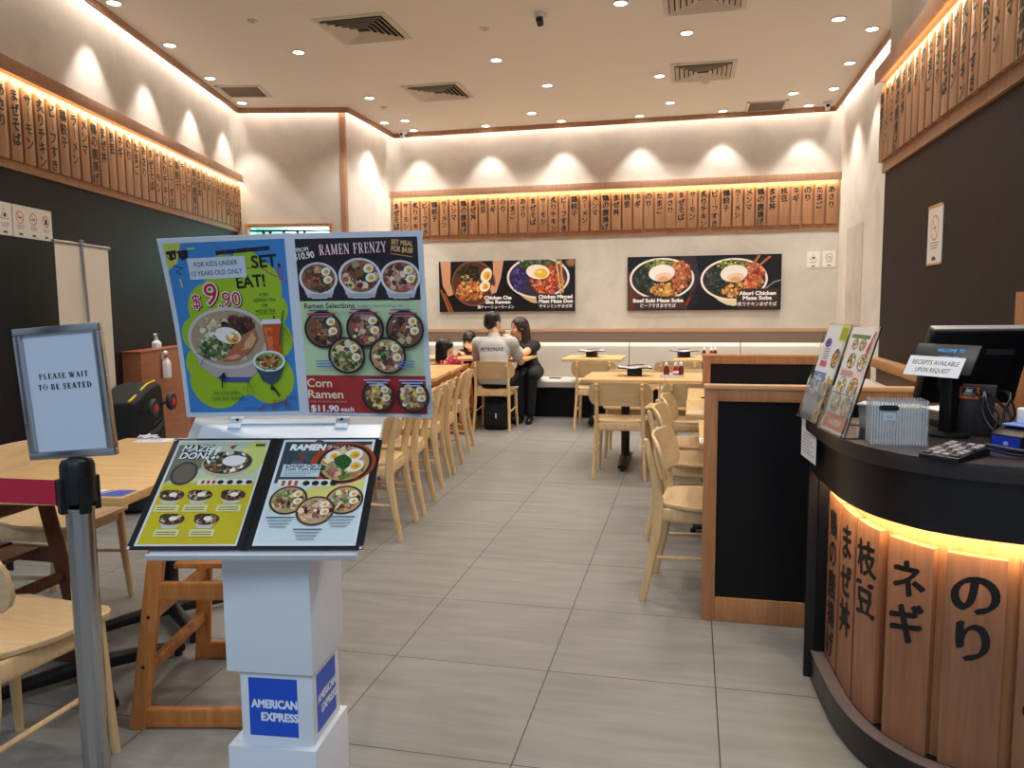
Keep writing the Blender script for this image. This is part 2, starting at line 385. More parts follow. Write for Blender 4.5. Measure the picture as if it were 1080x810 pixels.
        if s.clip:
            for co, no in (((s.clip[0], 0, 0), (-1, 0, 0)), ((s.clip[2], 0, 0), (1, 0, 0)), ((0, s.clip[1], 0), (0, -1, 0)), ((0, s.clip[3], 0), (0, 1, 0))):
                bmesh.ops.bisect_plane(bm, geom=bm.verts[:]+bm.edges[:]+bm.faces[:], plane_co=co, plane_no=no, clear_outer=True)
        for v in bm.verts: v.co = Vector(fn(v.co.x, v.co.y, v.co.z))
        bm.to_mesh(me); bm.free()
        o = bpy.data.objects.new(name, me); COL.objects.link(o)
        if parent is not None: o.parent = parent
        return o
def wallfn(x0, z0, y=0):          # sheet facing -y in local axes
    return lambda u, v, w: (x0+u, y-w, z0+v)

# ------------------------------------------------------------------ the room
LA = math.radians(104.006); LP = Vector((-3.133, 2.737, 0)); LD = Vector((math.cos(LA), math.sin(LA), 0)); LN = Vector((LD.y, -LD.x, 0))
def lw(s, off=0, z=0): return LP+LD*s+LN*off+Vector((0, 0, z))
P1 = lw(3.2027, 0)                        # corner of left wall and the short wall with the hatch
ZC = 3.53
for x in (-2.7, 4.6): struct('wall_added_reflection_pillar', MB().box((x, -4.4, 1.9), (.7, .7, 3.8)), mat('reflection_dark', (40, 42, 48), .5))  # added unseen pillars behind the viewer, for dark streaks in chrome reflections
struct('floor', MB().box((0, 1.5, -.05), (14, 16, .1)), tile_floor())
def wallbox(name, a, b, z0, z1, m, t=.12):
    """wall face from a to b (seen with a on the left), thickness behind it"""
    a, b = Vector((a[0], a[1], 0)), Vector((b[0], b[1], 0)); x = (b-a).normalized(); nb = Vector((-x.y, x.x, 0))
    mb = MB(); P = [a, b, b+nb*t, a+nb*t]
    mb.loft([[q+Vector((0, 0, z0)) for q in P], [q+Vector((0, 0, z1)) for q in P]])
    return struct(name, mb, m)
wallbox('wall_left', lw(-2.7), lw(3.2), 0, 2.2, DARKWALL)
wallbox('wall_left_upper', lw(-2.7), lw(3.2), 2.2, 3.75, PLASTER)
# short wall with the hatch: four pieces round the opening
def hw(s, off=0, z=0): return P1+LN*s-LD*off+Vector((0, 0, z))
H0, H1, HZ0, HZ1 = .12, 1.035, 1.15, 2.252
wallbox('wall_hatch_left', hw(0), hw(H0), 0, 3.75, PLASTER)
wallbox('wall_hatch_right', hw(H1), hw(1.213), 0, 3.75, PLASTER)
wallbox('wall_hatch_top', hw(H0), hw(H1), HZ1, 3.75, PLASTER)
wallbox('wall_hatch_bottom', hw(H0), hw(H1), 0, HZ0, PLASTER)
XL, YB, XR, XD, YD = -2.72, 7.53, 2.73, 2.31, 3.45
HC = hw(1.213)
wallbox('wall_return', (XL, HC.y), (XL, YB), 0, 3.75, PLASTER)
wallbox('wall_back', (XL, YB), (XR, YB), 0, 3.75, PLASTER)
wallbox('wall_right', (XR, YB), (XR, YD), 0, 3.75, PLASTER)
wallbox('wall_right_dark', (XD, YD), (XD, -.7), 0, 2.2, DARKWALL, .5)
wallbox('wall_right_upper', (XD, YD), (XD, -.7), 2.2, 3.75, PLASTER, .5)
# ceiling with a lit slot round its edge
c_ = .1
q0 = lw(-2.7, c_); q1 = P1+LN*c_-LD*c_
t_ = (XL+c_-(P1-LD*c_).x)/LN.x; q2 = P1-LD*c_+LN*t_
CP = [Vector((q0.x, q0.y, 0)), q1, q2, Vector((XL+c_, YB-c_, 0)), Vector((XR-c_, YB-c_, 0)), Vector((XR-c_, YD+c_, 0)), Vector((XD-c_, YD+c_, 0)), Vector((XD-c_, -.7, 0))]
mb = MB(); mb.loft([[Vector((q.x, q.y, ZC)) for q in CP], [Vector((q.x, q.y, ZC+.05)) for q in CP]])
struct('ceiling', mb, CEIL)
mb = MB().box((-.4, 3.3, 3.79), (8.5, 9.6, .06)); struct('ceiling_slot', mb, CEIL)
for i in range(len(CP)-1):
    a, b = CP[i], CP[i+1]; x = (b-a).normalized(); nb = Vector((-x.y, x.x, 0))
    mb = MB(); P = [a-x*.0, b+x*.0, b+nb*.018, a+nb*.018]
    mb.loft([[Vector((q.x, q.y, 3.475)) for q in P], [Vector((q.x, q.y, ZC+.1)) for q in P]])
    struct('trim_%d' % (i+1), mb, TRIMW)
    if i != 5 and i != 6:
        w = nb*.055; e = .12 if i in (0, 1, 3) else .0
        strip('cove_strip', a+w+x*.02+Vector((0, 0, ZC+.07)), b+w-x*.02+Vector((0, 0, ZC+.07)), nb*.25+Vector((0, 0, -1)), .03, P_COVE, COVE)
a, b = CP[6], CP[7]
strip('cove_strip', a+Vector((.055, 0, ZC+.07)), b+Vector((.055, 0, ZC+.07)), (.25, 0, -1), .03, P_COVE, COVE)
# vertical wood strip on the pillar corner
mb = MB(); c = HC-LD*.012
mb.loft([[c+LN*-.035+Vector((0, 0, z)), c+LN*.012+Vector((0, 0, z)), Vector((XL+.012, HC.y+.04, z)), Vector((XL-.03, HC.y+.05, z)), c-LN*.035+LD*.03+Vector((0, 0, z))] for z in (0, 3.6)])
struct('trim_20', mb, TRIMW)
# rail along the back wall above the bench, concealed service door in the right wall
struct('trim_21', MB().span((XL, YB-.03, 1.005), (XR, YB, 1.045)), mat('rail_wood', (196, 158, 122), .45))
mb = MB(); mb.span((XR-.006, 6.19, .01), (XR+.01, 6.98, 2.13)); struct('door_1', mb, plaster('door_plaster', (176, 166, 152), (200, 191, 178)))
struct('trim_22', MB().span((XD-.03, 1.02, 0), (XD, 1.165, 1.38)), OAK)
# the hatch: wooden frame, lit kitchen niche behind, rail with hangers
HR = LA-PI/2
hat = thing('window_1', None, None, hw(0), HR); tag(hat, kind='structure')
mb = MB(); f = .03
for a, b in (((H0-f, -.03, HZ0-f), (H0, .1, HZ1+f)), ((H1, -.03, HZ0-f), (H1+f, .1, HZ1+f)), ((H0, -.03, HZ1), (H1, .1, HZ1+f)), ((H0, -.03, HZ0-f), (H1, .1, HZ0))): mb.span(a, b)
tag(mb.build('window_frame', OAK, hat, .003), kind='structure')
mb = MB()
mb.span((H0-.1, .62, HZ0-.3), (H1+.1, .66, HZ1+.2)); mb.span((H0-.13, .1, HZ0-.3), (H0-.1, .66, HZ1+.2)); mb.span((H1+.1, .1, HZ0-.3), (H1+.13, .66, HZ1+.2)); mb.span((H0-.13, .1, HZ0-.33), (H1+.13, .66, HZ0-.3)); mb.span((H0-.13, .1, HZ1+.2), (H1+.13, .66, HZ1+.23))
tag(mb.build('window_niche', mat('niche_tile', (170, 214, 210), .3), hat), kind='structure')
lamp('AREA', 'kitchen_lamp', hw(.78, -.36, HZ1+.15), 20, (.95, 1, 1), shape='RECTANGLE', size=.5, size_y=.3)
rk = thing('utensil_rail', 'black rail with hanging black hooks across the lit kitchen hatch', 'rail', hw(0), HR)
mb = MB(); mb.tube([(H0, .08, 2.212), (H1, .08, 2.212)], .011); mb.build('rail', METALK, rk)
for x in (.27, .345, .5, .655, .735):
    m2 = MB().box((x, .08, 2.19), (.032, .03, .06)); m2.build('hook', METALK, rk, .004)

# ------------------------------------------------------------------ ceiling lights and vents
def cz(x, y): k = (ZC-1.35)/2.15; return (CAM.x+(x-CAM.x)*k, CAM.y+(y-CAM.y)*k)
DL0 = None
WASH = [(-2.91, 2.84, 'left', 1), (-3.11, 3.71, 'left', 2), (-3.35, 4.61, 'left', 3), (-3.56, 5.48, 'left', 4), (-2.46, 6.71, 'ret', 0), (-2.27, 7.26, 'back', 1), (-1.35, 7.29, 'back', 2), (-.43, 7.26, 'back', 3), (.48, 7.25, 'back', 4), (1.41, 7.2, 'back', 5), (2.32, 7.19, 'back', 6), (2.46, 4.77, 'right', 1), (2.46, 5.67, 'right', 2), (2.47, 6.53, 'right', 3)]
MAIN = [(-2.18, 4.14), (-2.19, 5.65), (-2.19, 6.68), (-.61, 4.77), (-.32, 5.67), (-.69, 6.72), (.57, 3.74), (1.03, 4.49), (.77, 5.63), (.84, 6.66), (2.16, 4.47), (2.09, 6.61)]
ring = MB(); ring.lathe([(.05, .0), (.062, -.004), (.062, -.008), (.046, -.008), (.044, .0)], (0, 0, 0), 24)
lens = MB(); lens.lathe([(.045, .002), (.045, -.005), (.03, -.007), (.004, -.008)], (0, 0, 0), 20)
dl = thing('downlight', 'x', 'ceiling light', (0, 0, ZC)); r0 = ring.build('ring', WHITE, dl); l0 = lens.build('lens', LAMPM, dl)
first = [True]
def downlight(x, y, label, group, power, size, blend, col=WARM):
    x, y = cz(x, y)
    if first[0]: o = dl; o.location = (x, y, ZC); o['label'] = label; o['group'] = group; first[0] = False
    else: o = copy_tree(dl, (x, y, ZC), 0, label, group)
    lamp('SPOT', 'downlight_beam', (x, y, ZC-.012), power, col, spot_size=math.radians(size), spot_blend=blend, shadow_soft_size=.035)
ORD = ['', 'first', 'second', 'third', 'fourth', 'fifth', 'sixth']
for x, y, w, k in WASH:
    lab = {'left': '%s downlight from the front in the row along the left wall' % ORD[k], 'ret': 'downlight close to the short return wall left of the back wall', 'back': '%s from the left of the downlights along the back wall' % ORD[k], 'right': '%s from the front of the downlights along the right plaster wall' % ORD[k]}[w]
    if w == 'back': y = min(y, 7.18)
    downlight(x, y, 'recessed white '+lab, 'wall washing downlights', P_WASH, 76, .5)
ML = ['over the left side, nearest to the first square diffuser', 'left of the second square diffuser', 'at the back left, in front of the return wall', 'in the middle, front one left of centre', 'in the middle, right of the second diffuser', 'in front of the back wall, left of centre', 'nearest the viewer in the middle of the ceiling', 'in the middle, in front of the right square diffuser', 'just left of the right square diffuser', 'in front of the back wall, right of centre', 'on the front right, alone beside the right wall row', 'at the back right, beside the return grille']
for (x, y), s in zip(MAIN, ML): downlight(x, y, 'recessed white downlight '+s, 'downlights over the tables', P_DOWN, 118, .6)
# the rest of the same ceiling grid, above the viewer
for x, y in ((-1.3, 2.2), (.3, 2.0), (1.6, 2.4), (-1.6, .6), (.2, .3), (1.75, .75), (1.75, -.1)):
    lamp('SPOT', 'downlight_beam', (x, y, ZC-.012), P_DOWN*.8, WARM, spot_size=math.radians(118), spot_blend=.6, shadow_soft_size=.035)

VENTM = mat('vent_white', (214, 204, 190), .5)
def diffuser(x, y, label, s=.6):
    x, y = cz(x, y)
    t = thing('air_diffuser', label, 'air vent', (x, y, ZC), 0, 'square air diffusers')
    def sq(mb, h0, z0, h1, z1, th=.004):
        for k in range(4):
            c, sn = math.cos(k*PI/2), math.sin(k*PI/2); R = lambda p: (p[0]*c-p[1]*sn, p[0]*sn+p[1]*c, p[2])
            A = [(-h0, -h0, z0), (h0, -h0, z0), (h1, -h1, z1), (-h1, -h1, z1)]
            mb.loft([[R(q) for q in A], [R((q[0], q[1], q[2]+th)) for q in A]])
    mb = MB(); sq(mb, s/2, -.006, s/2-.04, -.012); mb.build('frame', VENTM, t, smooth=False)
    mb = MB().box((0, 0, -.001), (s-.08, s-.08, .002)); mb.build('backing', mat('vent_dark', (42, 38, 34), .8), t)
    for k in range(5):
        h = s/2-.05-k*.042; mb = MB(); sq(mb, h, -.026, h-.03, -.004, .003); mb.build('louvre', VENTM, t, smooth=False)
    return t
diffuser(-1.43, 3.77, 'square four-way air diffuser nearest the viewer on the left of the ceiling')
diffuser(-1.43, 5.62, 'square four-way air diffuser farther back on the left of the ceiling')
diffuser(1.17, 5.59, 'square four-way air diffuser in the right half of the ceiling, whole in view')
diffuser(1.16, 3.78, 'square four-way air diffuser cut off by the top edge, on the right')
def grille(x, y, w, d, rz, label):
    x, y = cz(x, y); t = thing('return_grille', label, 'air vent', (x, y, ZC), rz, 'return air grilles')
    mb = MB()
    for a, b in (((-w/2, -d/2), (w/2, -d/2+.03)), ((-w/2, d/2-.03), (w/2, d/2)), ((-w/2, -d/2), (-w/2+.03, d/2)), ((w/2-.03, -d/2), (w/2, d/2))): mb.span((a[0], a[1], -.01), (b[0], b[1], 0))
    mb.build('frame', VENTM, t)
    mb = MB().span((-w/2+.03, -d/2+.03, -.002), (w/2-.03, d/2-.03, 0)); mb.build('backing', mat('grille_back', (84, 74, 64), .8), t)
    mb = MB()
    for k in range(17): y0 = -d/2+.04+k*(d-.08)/16; mb.box((0, y0, -.006), (w-.06, .007, .006))
    mb.build('slats', mat('grille_grey', (150, 136, 120), .6), t)
grille(-3.3, 5.1, .44, .44, math.radians(14), 'flat grey return grille in the ceiling at the back left')
grille(1.865, 7.08, .43, .44, 0, 'flat grey return grille in the ceiling at the back right')
def dome(name, x, y, label, black):
    x, y = cz(x, y); t = thing(name, label, 'security camera', (x, y, ZC), 0)
    MB().lathe([(.035, 0), (.05, -.004), (.05, -.03), (.03, -.036)], n=20).build('base', WHITE, t)
    MB().tube([(0, 0, -.03), (0, -.012, -.052)], .014).build('bracket', WHITE, t)
    mb = MB(); mb.lathe([(.016, -.03), (.026, -.026), (.028, .026), (.023, .03), (.004, .031)], (0, -.02, -.06), 18, Matrix.Rotation(math.radians(62), 3, 'X')); mb.build('camera_body', WHITE if not black else PLASTK, t)
    mb = MB(); mb.lathe([(.02, .031), (.016, .034), (.003, .034)], (0, -.02, -.06), 16, Matrix.Rotation(math.radians(62), 3, 'X')); mb.build('camera_lens', PLASTK, t)
dome('security_camera', -.03, 3.81, 'small security camera with black body in the middle of the ceiling', True)
dome('security_camera', 2.5, 7.1, 'small white security camera in the far right ceiling corner', False)
dome('security_camera', -2.42, 7.2, 'small white security camera at the back left, above the pillar return', False)
for x, y, s in ((-2.16, 3.4, 'at the front left'), (-.51, 4.0, 'in the middle, left of the black camera'), (-2.19, 6.05, 'at the back left'), (1.2, 5.98, 'beside the right square diffuser')):
    x, y = cz(x, y); t = thing('sprinkler_cover', 'small round sprinkler cover plate on the ceiling '+s, 'sprinkler', (x, y, ZC), 0, 'sprinkler cover plates')
    MB().lathe([(.042, 0), (.042, -.006), (.036, -.01), (.003, -.01)], n=20).build('plate', VENTM, t); MB().lathe([(.012, -.01), (.012, -.018), (.003, -.02)], n=12).build('sensor', VENTM, t)

# ------------------------------------------------------------------ hanging menu boards: ledge, glowing strip, wooden slats with brushed names
WORDS = ['まぜそば', 'サーモン', '炙りチキン', 'ビーフすき', '鶏餃子', 'ラーメン', 'メンマ', '鶏の唐揚げ', 'まぜ丼', '枝豆', 'ネギ', 'のり', 'たまご', 'あさり']
VERT = {'ー': '｜'}
def brush_geo(word, size, gap=1.0, wmax=None):
    """characters one under another, origin at the top middle"""
    V, F = [], []; r = random.Random(len(word)*7+ord(word[0]))
    for i, ch in enumerate(word):
        v, f = text_geo('|' if ch == 'ー' else ch, .03)
        xs = [p[0] for p in v]; ys = [p[1] for p in v]; cx, cy = (min(xs)+max(xs))/2, (min(ys)+max(ys))/2
        n = len(V); k = size*r.uniform(.94, 1.08); kx = k*(.75 if ch == 'ー' else 1)
        tl = -.09+r.uniform(-.05, .05)
        for a, b, j in v:
            a, b = (a-cx)*kx, (b-cy)*k
            V.append((a-b*tl*-1.0, b+a*.10-size*gap*(i+.55), j*4e-6))
        F += [tuple(q+n for q in g) for g in f]
    return V, F
BGEO = {}
SLATME = {}
def menu_board(label, loc, rz, x0, x1, z0, ztop, centers, w0, wslat=.104):
    t = thing('menu_board', label, 'menu board', loc, rz)
    MB().span((x0, -.02, z0), (x1, 0, ztop)).build('backing', BOARDW, t)
    MB().span((x0, -.085, ztop), (x1+.015, 0, ztop+.075)).build('ledge', TRIMW, t, .003)
    MB().span((x0, -.085, ztop-.012), (x1+.015, -.078, ztop)).build('ledge_lip', TRIMW, t)
    zb, zt = z0+.05, ztop-.045
    for i, cx in enumerate(centers):
        wd = WORDS[(w0+i) % 14]; key = wd
        if 'slat' not in SLATME:
            c = .014; h = wslat/2
            mb = MB(); mb.prism([(-h, zb), (h, zb), (h, zt-c), (h-c, zt), (-h+c, zt), (-h, zt-c)], -.048, -.02, lambda u, v, w: (u, w, v))
            s = mb.build('slat', SLATW, t, .002); SLATME['slat'] = s
        else:
            s = SLATME['slat'].copy(); COL.objects.link(s); s.parent = t
        s.location = (cx, 0, 0)
        if key not in SLATME:
            V, F = brush_geo(wd, .08, 1.08)
            mb = MB(); mb.add([(a, -.0495-j, zt-.025+b) for a, b, j in V], F); l = mb.build('lettering', INK, s, smooth=False); SLATME[key] = l
        else:
            l = SLATME[key].copy(); COL.objects.link(l); l.parent = s
    return t
menu_board('wooden slat menu board on the left wall under its lit ledge', lw(0), LA, -1.6, 3.25, 2.19, 2.745, [-.88+.1305*i for i in range(-3, 32)], 11)
menu_board('wooden slat menu board across the back wall under its lit ledge', (0, YB, 0), 0, XL+.02, XR-.01, 2.175, 2.735, [-2.635+.1285*i for i in range(42)], 0)
menu_board('wooden slat menu board on the dark right wall above the counter', (XD, YD, 0), -PI/2, 0, 3.4, 2.175, 2.745, [.065+.129*i for i in range(26)], 4)
strip('ledge_strip', lw(-1.58, .066, 2.74), lw(3.22, .066, 2.74), -LN*.55+Vector((0, 0, -1)), .02, P_LEDGE, WARMER)
strip('ledge_strip', (XL+.04, YB-.066, 2.73), (XR-.03, YB-.066, 2.73), (0, .55, -1), .02, P_LEDGE, WARMER)
strip('ledge_strip', (XD-.066, YD-.02, 2.74), (XD-.066, .1, 2.74), (.55, 0, -1), .02, P_LEDGE, WARMER)

# ------------------------------------------------------------------ partitions and benches
def partition(label, x0, x1, y, top, t_=.055):
    t = thing('partition', label, 'partition', ((x0+x1)/2, y, 0), 0, 'wooden framed black partitions')
    w = (x1-x0)/2; f = .055
    MB().span((-w, 0, 0), (-w+f, t_, top-.018)).build('stile', OAK, t, .003)
    MB().span((w-f, 0, 0), (w, t_, top-.018)).build('stile', OAK, t, .003)
    MB().span((-w+f, 0, .001), (w-f, t_, .105)).build('bottom_rail', OAK, t, .003)
    MB().span((-w+f, 0, top-.068), (w-f, t_, top-.018)).build('top_rail', OAK, t, .003)
    MB().span((-w-.003, -.004, top-.018), (w+.004, t_+.006, top)).build('cap', mat('cap_wood_lit', (206, 156, 110), .4), t, .004)  # paler wood tone paints in the ceiling light on the top edge
    MB().span((-w+f, .012, .105), (w-f, t_-.012, top-.068)).build('panel', BLACK, t)
partition('wooden framed black partition next to the curved counter, nearest', 1.156, 2.28, 1.19, 1.012)
partition('wooden framed black partition behind the nearer one, its top showing above', 1.18, 2.285, 3.53, .99)

bn = thing('bench', 'long cream upholstered wall bench with black base along the back wall', 'bench', (0, YB, 0))
BX0, BX1 = -2.66, 2.70
MB().span((BX0, -.5, 0), (BX1, -.04, .36)).build('base', BLACK, bn)
seams = [BX0, -.93, .367, 1.663, BX1]
def cushion(poly, x0, x1, name, parent, axis=0, m=CREAM):
    fn = (lambda u, v, w: (w, u, v)) if axis == 0 else (lambda u, v, w: (u, w, v))
    return MB().prism(poly, x0, x1, fn).build(name, m, parent, .012, seg=3)
for a, b in zip(seams[:-1], seams[1:]):
    cushion([(-.57, .36), (-.16, .36), (-.16, .455), (-.54, .455), (-.575, .43)], a+.003, b-.003, 'seat_cushion', bn)
    cushion([(-.16, .4), (-.04, .4), (-.06, .875), (-.13, .88), (-.17, .84), (-.2, .47)], a+.003, b-.003, 'back_cushion', bn)
MB().span((BX0, -.04, .36), (BX1, -.002, 1.0)).build('back_panel', mat('brown_panel', (126, 106, 92), .6), bn)
bn2 = thing('bench', 'short cream bench along the dark right wall between the two partitions', 'bench', (XD, 0, 0))
MB().span((-.48, 1.27, 0), (-.02, 3.38, .36)).build('base', BLACK, bn2)
cushion([(-.55, .36), (-.14, .36), (-.14, .455), (-.52, .455), (-.555, .43)], 1.27, 3.38, 'seat_cushion', bn2, 1)
cushion([(-.14, .4), (-.03, .4), (-.05, .84), (-.12, .845), (-.16, .8), (-.19, .47)], 1.27, 3.38, 'back_cushion', bn2, 1)
MB().span((-.025, 1.27, .36), (-.004, 3.38, .93)).build('back_panel', MATS['brown_panel'], bn2)
MB().span((-.075, 1.27, .93), (-.003, 3.39, .985)).build('ledge', mat('ledge_wood', (196, 148, 98), .4), bn2, .003)
# low wooden casing along the left wall
lc = thing('low_wall_casing', 'low reddish wooden casing along the dark left wall', 'cabinet', lw(0), LA)
for k in range(3):
    a = .34+k*.9; b = min(a+.9, 3.12)
    MB().span((a+.001, -.15, .0), (b-.001, -.004, 1.0)).build('panel', wood('casing_wood', (134, 78, 48), (158, 96, 62), (1.2, 16, 16)), lc, .002)
MB().span((.335, -.155, 1.0), (3.125, -.004, 1.015)).build('top', MATS['casing_wood'], lc, .002)

# ------------------------------------------------------------------ chair
def make_chair():
    t = thing('dining_chair', 'x', 'chair')
    # seat: dished ply with rounded front
    mb = MB(); N = 14; top, bot = [], []
    for i in range(N+1):
        v = i/N; y = -.172+.402*v
        hw = .158+.07*min(1, v*2.4)**.7
        if v > .8: hw *= math.sqrt(max(0, 1-((v-.8)/.2)**2*.5))
        if v < .08: hw *= .985
        ft, fb = [], []
        for j in range(N+1):
            u = -1+2*j/N; x = hw*u; z = .455-.014*(1-u*u)*math.sin(PI*min(1, max(0, .1+v*.85)))-.010*max(0, v-.8)/.2
            ft.append((x, y, z)); fb.append((x*.985, y, z-.017))
        top.append(ft); bot.append(fb)
    V = [p for r in top for p in r]+[p for r in bot for p in r]; F = []; n = N+1; K = n*n
    for i in range(N):
        for j in range(N):
            F.append((i*n+j, i*n+j+1, (i+1)*n+j+1, (i+1)*n+j)); F.append((K+i*n+j, K+(i+1)*n+j, K+(i+1)*n+j+1, K+i*n+j+1))
    ed = [(0, j) for j in range(N)]
    for j in range(N): F.append((j+1, j, K+j, K+j+1)); F.append((N*n+j, N*n+j+1, K+N*n+j+1, K+N*n+j))
    for i in range(N): F.append((i*n, (i+1)*n, K+(i+1)*n, K+i*n)); F.append(((i+1)*n+N, i*n+N, K+i*n+N, K+(i+1)*n+N))
    mb.add(V, F); mb.build('seat', PLY, t, .004)
    for s in (-1, 1):
        pts = [(s*.2, -.232, 0), (s*.192, -.2, .16), (s*.184, -.172, .32), (s*.18, -.166, .43), (s*.177, -.178, .54), (s*.174, -.2, .64), (s*.172, -.226, .735)]
        szs = [(.026, .028), (.028, .036), (.03, .046), (.031, .05), (.03, .042), (.027, .034), (.024, .026)]
        mb = MB(); mb.bar(pts, szs); mb.sphere((s*.1718, -.227, .735), (.0125, .013, .012), 12, 6); mb.build('leg', BEECH, t)
        mb = MB(); mb.tube([(s*.2, .19, 0), (s*.19, .178, .2), (s*.182, .168, .43)], [.0125, .017, .02], 12); mb.build('leg', BEECH, t)
        MB().tube([(s*.19, -.19, .205), (s*.189, .178, .225)], .0085, 8).build('stretcher', BEECH, t)
        MB().lathe([(.011, 0), (.0125, .004), (.009, .008), (.002, .009)], (s*.1725, -.2335, .705), 12, Matrix.Rotation(PI/2, 3, 'X')).build('post_glint', mat('post_glint_wood', (240, 208, 150), .3), t)  # pale disc added as the painted shine on the post top
    mb = MB()
    for s in (-1, 1): mb.bar([(s*.182, -.16, .405), (s*.184, .16, .405)], (.02, .062))
    mb.bar([(-.17, -.166, .405), (.17, -.166, .405)], (.02, .062), (0, 1, 0)); mb.bar([(-.17, .166, .405), (.17, .166, .405)], (.02, .062), (0, 1, 0))
    mb.build('apron', BEECH, t)
    # curved backrest board, ahead of the posts
    mb = MB(); NU, NV = 18, 8; fr, bk = [], []
    for j in range(NV+1):
        b = -1+2*j/NV
        A, B = [], []
        for i in range(NU+1):
            a = -1+2*i/NU
            # superellipse outline, fuller at the top
            H, r = .095, .062 if b > 0 else .078
            b2 = math.sin(b*PI/2); z = .66+H*b2; e = max(0, abs(b2)*H-(H-r)); lim = .243-r+math.sqrt(max(0, r*r-e*e)); x = lim*math.sin(a*PI/2) if abs(a) > .0 else 0; zz = z-.008*(x/.243)**2
            y = -.205-.26*(zz-.66)+.05*(x/.243)**2-.008
            A.append((x, y+.028, zz)); B.append((x, y+.014, zz))
        fr.append(A); bk.append(B)
    V = [p for r in fr for p in r]+[p for r in bk for p in r]; F = []; n = NU+1; K = n*(NV+1)
    for i in range(NV):
        for j in range(NU): F.append((i*n+j, (i+1)*n+j, (i+1)*n+j+1, i*n+j+1)); F.append((K+i*n+j, K+i*n+j+1, K+(i+1)*n+j+1, K+(i+1)*n+j))
    for j in range(NU): F.append((j, j+1, K+j+1, K+j)); F.append((NV*n+j+1, NV*n+j, K+NV*n+j, K+NV*n+j+1))
    for i in range(NV): F.append(((i+1)*n, i*n, K+i*n, K+(i+1)*n)); F.append((i*n+NU, (i+1)*n+NU, K+(i+1)*n+NU, K+i*n+NU))
    mb.add(V, F); mb.build('backrest', PLY, t, .004)
    return t
chair = make_chair(); used = [False]
def put_chair(rear_a, rear_b, label, group):
    """rear_a: foot of the left rear leg, rear_b: right rear leg, as the sitter sees them"""
    a, b = Vector(rear_a), Vector(rear_b); x = (b-a).normalized(); ang = math.atan2(x.y, x.x); y = Vector((-x.y, x.x))
    c = (a+b)/2+y*.232
    if not used[0]: chair.location = (c.x, c.y, 0); chair.rotation_euler = (0, 0, ang); chair['label'] = label; chair['group'] = group; used[0] = True; return chair
    return copy_tree(chair, (c.x, c.y, 0), ang, label, group)
def chair_at(rx, ry, face, label, group):
    """middle between the rear feet and facing direction in degrees (0 = +x)"""
    f = math.radians(face); x = Vector((math.sin(f), -math.cos(f)))*.2
    return put_chair(Vector((rx, ry))-x, Vector((rx, ry))+x, label, group)
GR = 'chairs at the right-hand tables'
chair_at(.92, 1.56, -6, 'beech dining chair with its back to the aisle, nearest beside the front partition', GR)
chair_at(.875, 2.49, -3, 'second beech dining chair from the front along the right of the aisle', GR)
chair_at(.90, 3.02, -3, 'third beech dining chair from the front along the right of the aisle', GR)
GM = 'chairs round the middle tables'
chair_at(.57, 3.776, 90, 'beech dining chair seen from behind at the left end of the middle tables', GM)
chair_at(1.13, 3.79, 90, 'beech dining chair seen from behind, right one at the middle tables', GM)
chair_at(.575, 5.06, -90, 'beech dining chair facing us on the far side of the middle tables, left', GM)
chair_at(1.16, 5.06, -90, 'beech dining chair facing us on the far side of the middle tables, right', GM)
GB = 'chairs at the tables along the back bench'
chair_at(.09, 6.03, 90, 'beech dining chair seen from behind at the left small table by the back bench', GB)
chair_at(.965, 6.03, 90, 'beech dining chair seen from behind at the right small table by the back bench', GB)
chair_at(-.972, 5.82, 91, 'beech dining chair with the man in the white shirt sitting on it', GB)
GL = 'chairs in the row left of the aisle'
LROW = [((-.512, 1.99), (-.56, 2.37)), ((-.56, 2.53), (-.62, 2.905)), ((-.675, 3.26), (-.745, 3.64)), ((-.74, 3.76), (-.79, 4.145)), ((-.85, 4.6), (-.925, 4.98))]
for k, (a, b) in enumerate(LROW):
    put_chair(a, b, ['first', 'second', 'third', 'fourth', 'fifth and farthest'][k]+' beech dining chair from the front in the row left of the aisle', GL)
GF = 'chairs at the front left table'
put_chair((-1.03, -.57), (-.645, -.61), 'beech dining chair in the bottom left corner behind the belt post, cut off', GF)
put_chair((-1.88, .93), (-1.86, .5), 'beech dining chair behind the front left table, facing the aisle', GF)

# ------------------------------------------------------------------ tables
def make_table(name='dining_table', w=.66, d=.7):
    t = thing(name, 'x', 'table')
    MB().box((0, 0, .735), (w, d, .03)).build('tabletop', TABLEW, t, .005)
    MB().box((0, 0, .7105), (.36, .36, .019)).build('top_plate', METALK, t, .003)
    MB().lathe([(.05, .05), (.05, .07), (.036, .085), (.036, .69), (.05, .702)], n=20).build('column', METALK, t)
    for k in (0, 1):
        a = PI/2+k*PI; c, s = math.cos(a), math.sin(a)
        mb = MB(); mb.bar([(c*.02, s*.02, .055), (c*.2, s*.2, .05), (c*.3, s*.3, .034)], [(.085, .05), (.08, .045), (.075, .034)], (-s, c, 0)); mb.lathe([(.016, 0), (.016, .02)], (c*.3, s*.3, 0), 10); mb.build('foot', METALK, t)
    return t
table = make_table(); tused = [False]
def put_table(x, y, rz, label, group):
    if not tused[0]: tused[0] = True; table.location = (x, y, 0); table.rotation_euler = (0, 0, rz); table['label'] = label; table['group'] = group; return table
    return copy_tree(table, (x, y, 0), rz, label, group)
TG = 'square wooden tables on black pedestal bases'
put_table(.57, 4.39, 0, 'wooden table, left of the two joined middle ones, with a menu box on it', TG)
put_table(1.233, 4.39, 0, 'wooden table, right of the two joined middle ones, running behind the partition', TG)
put_table(.03, 6.68, 0, 'small wooden table before the back bench in the centre, carrying a menu box', TG)
put_table(1.25, 6.68, 0, 'small table before the back bench farther right, half hidden by the partition', TG)
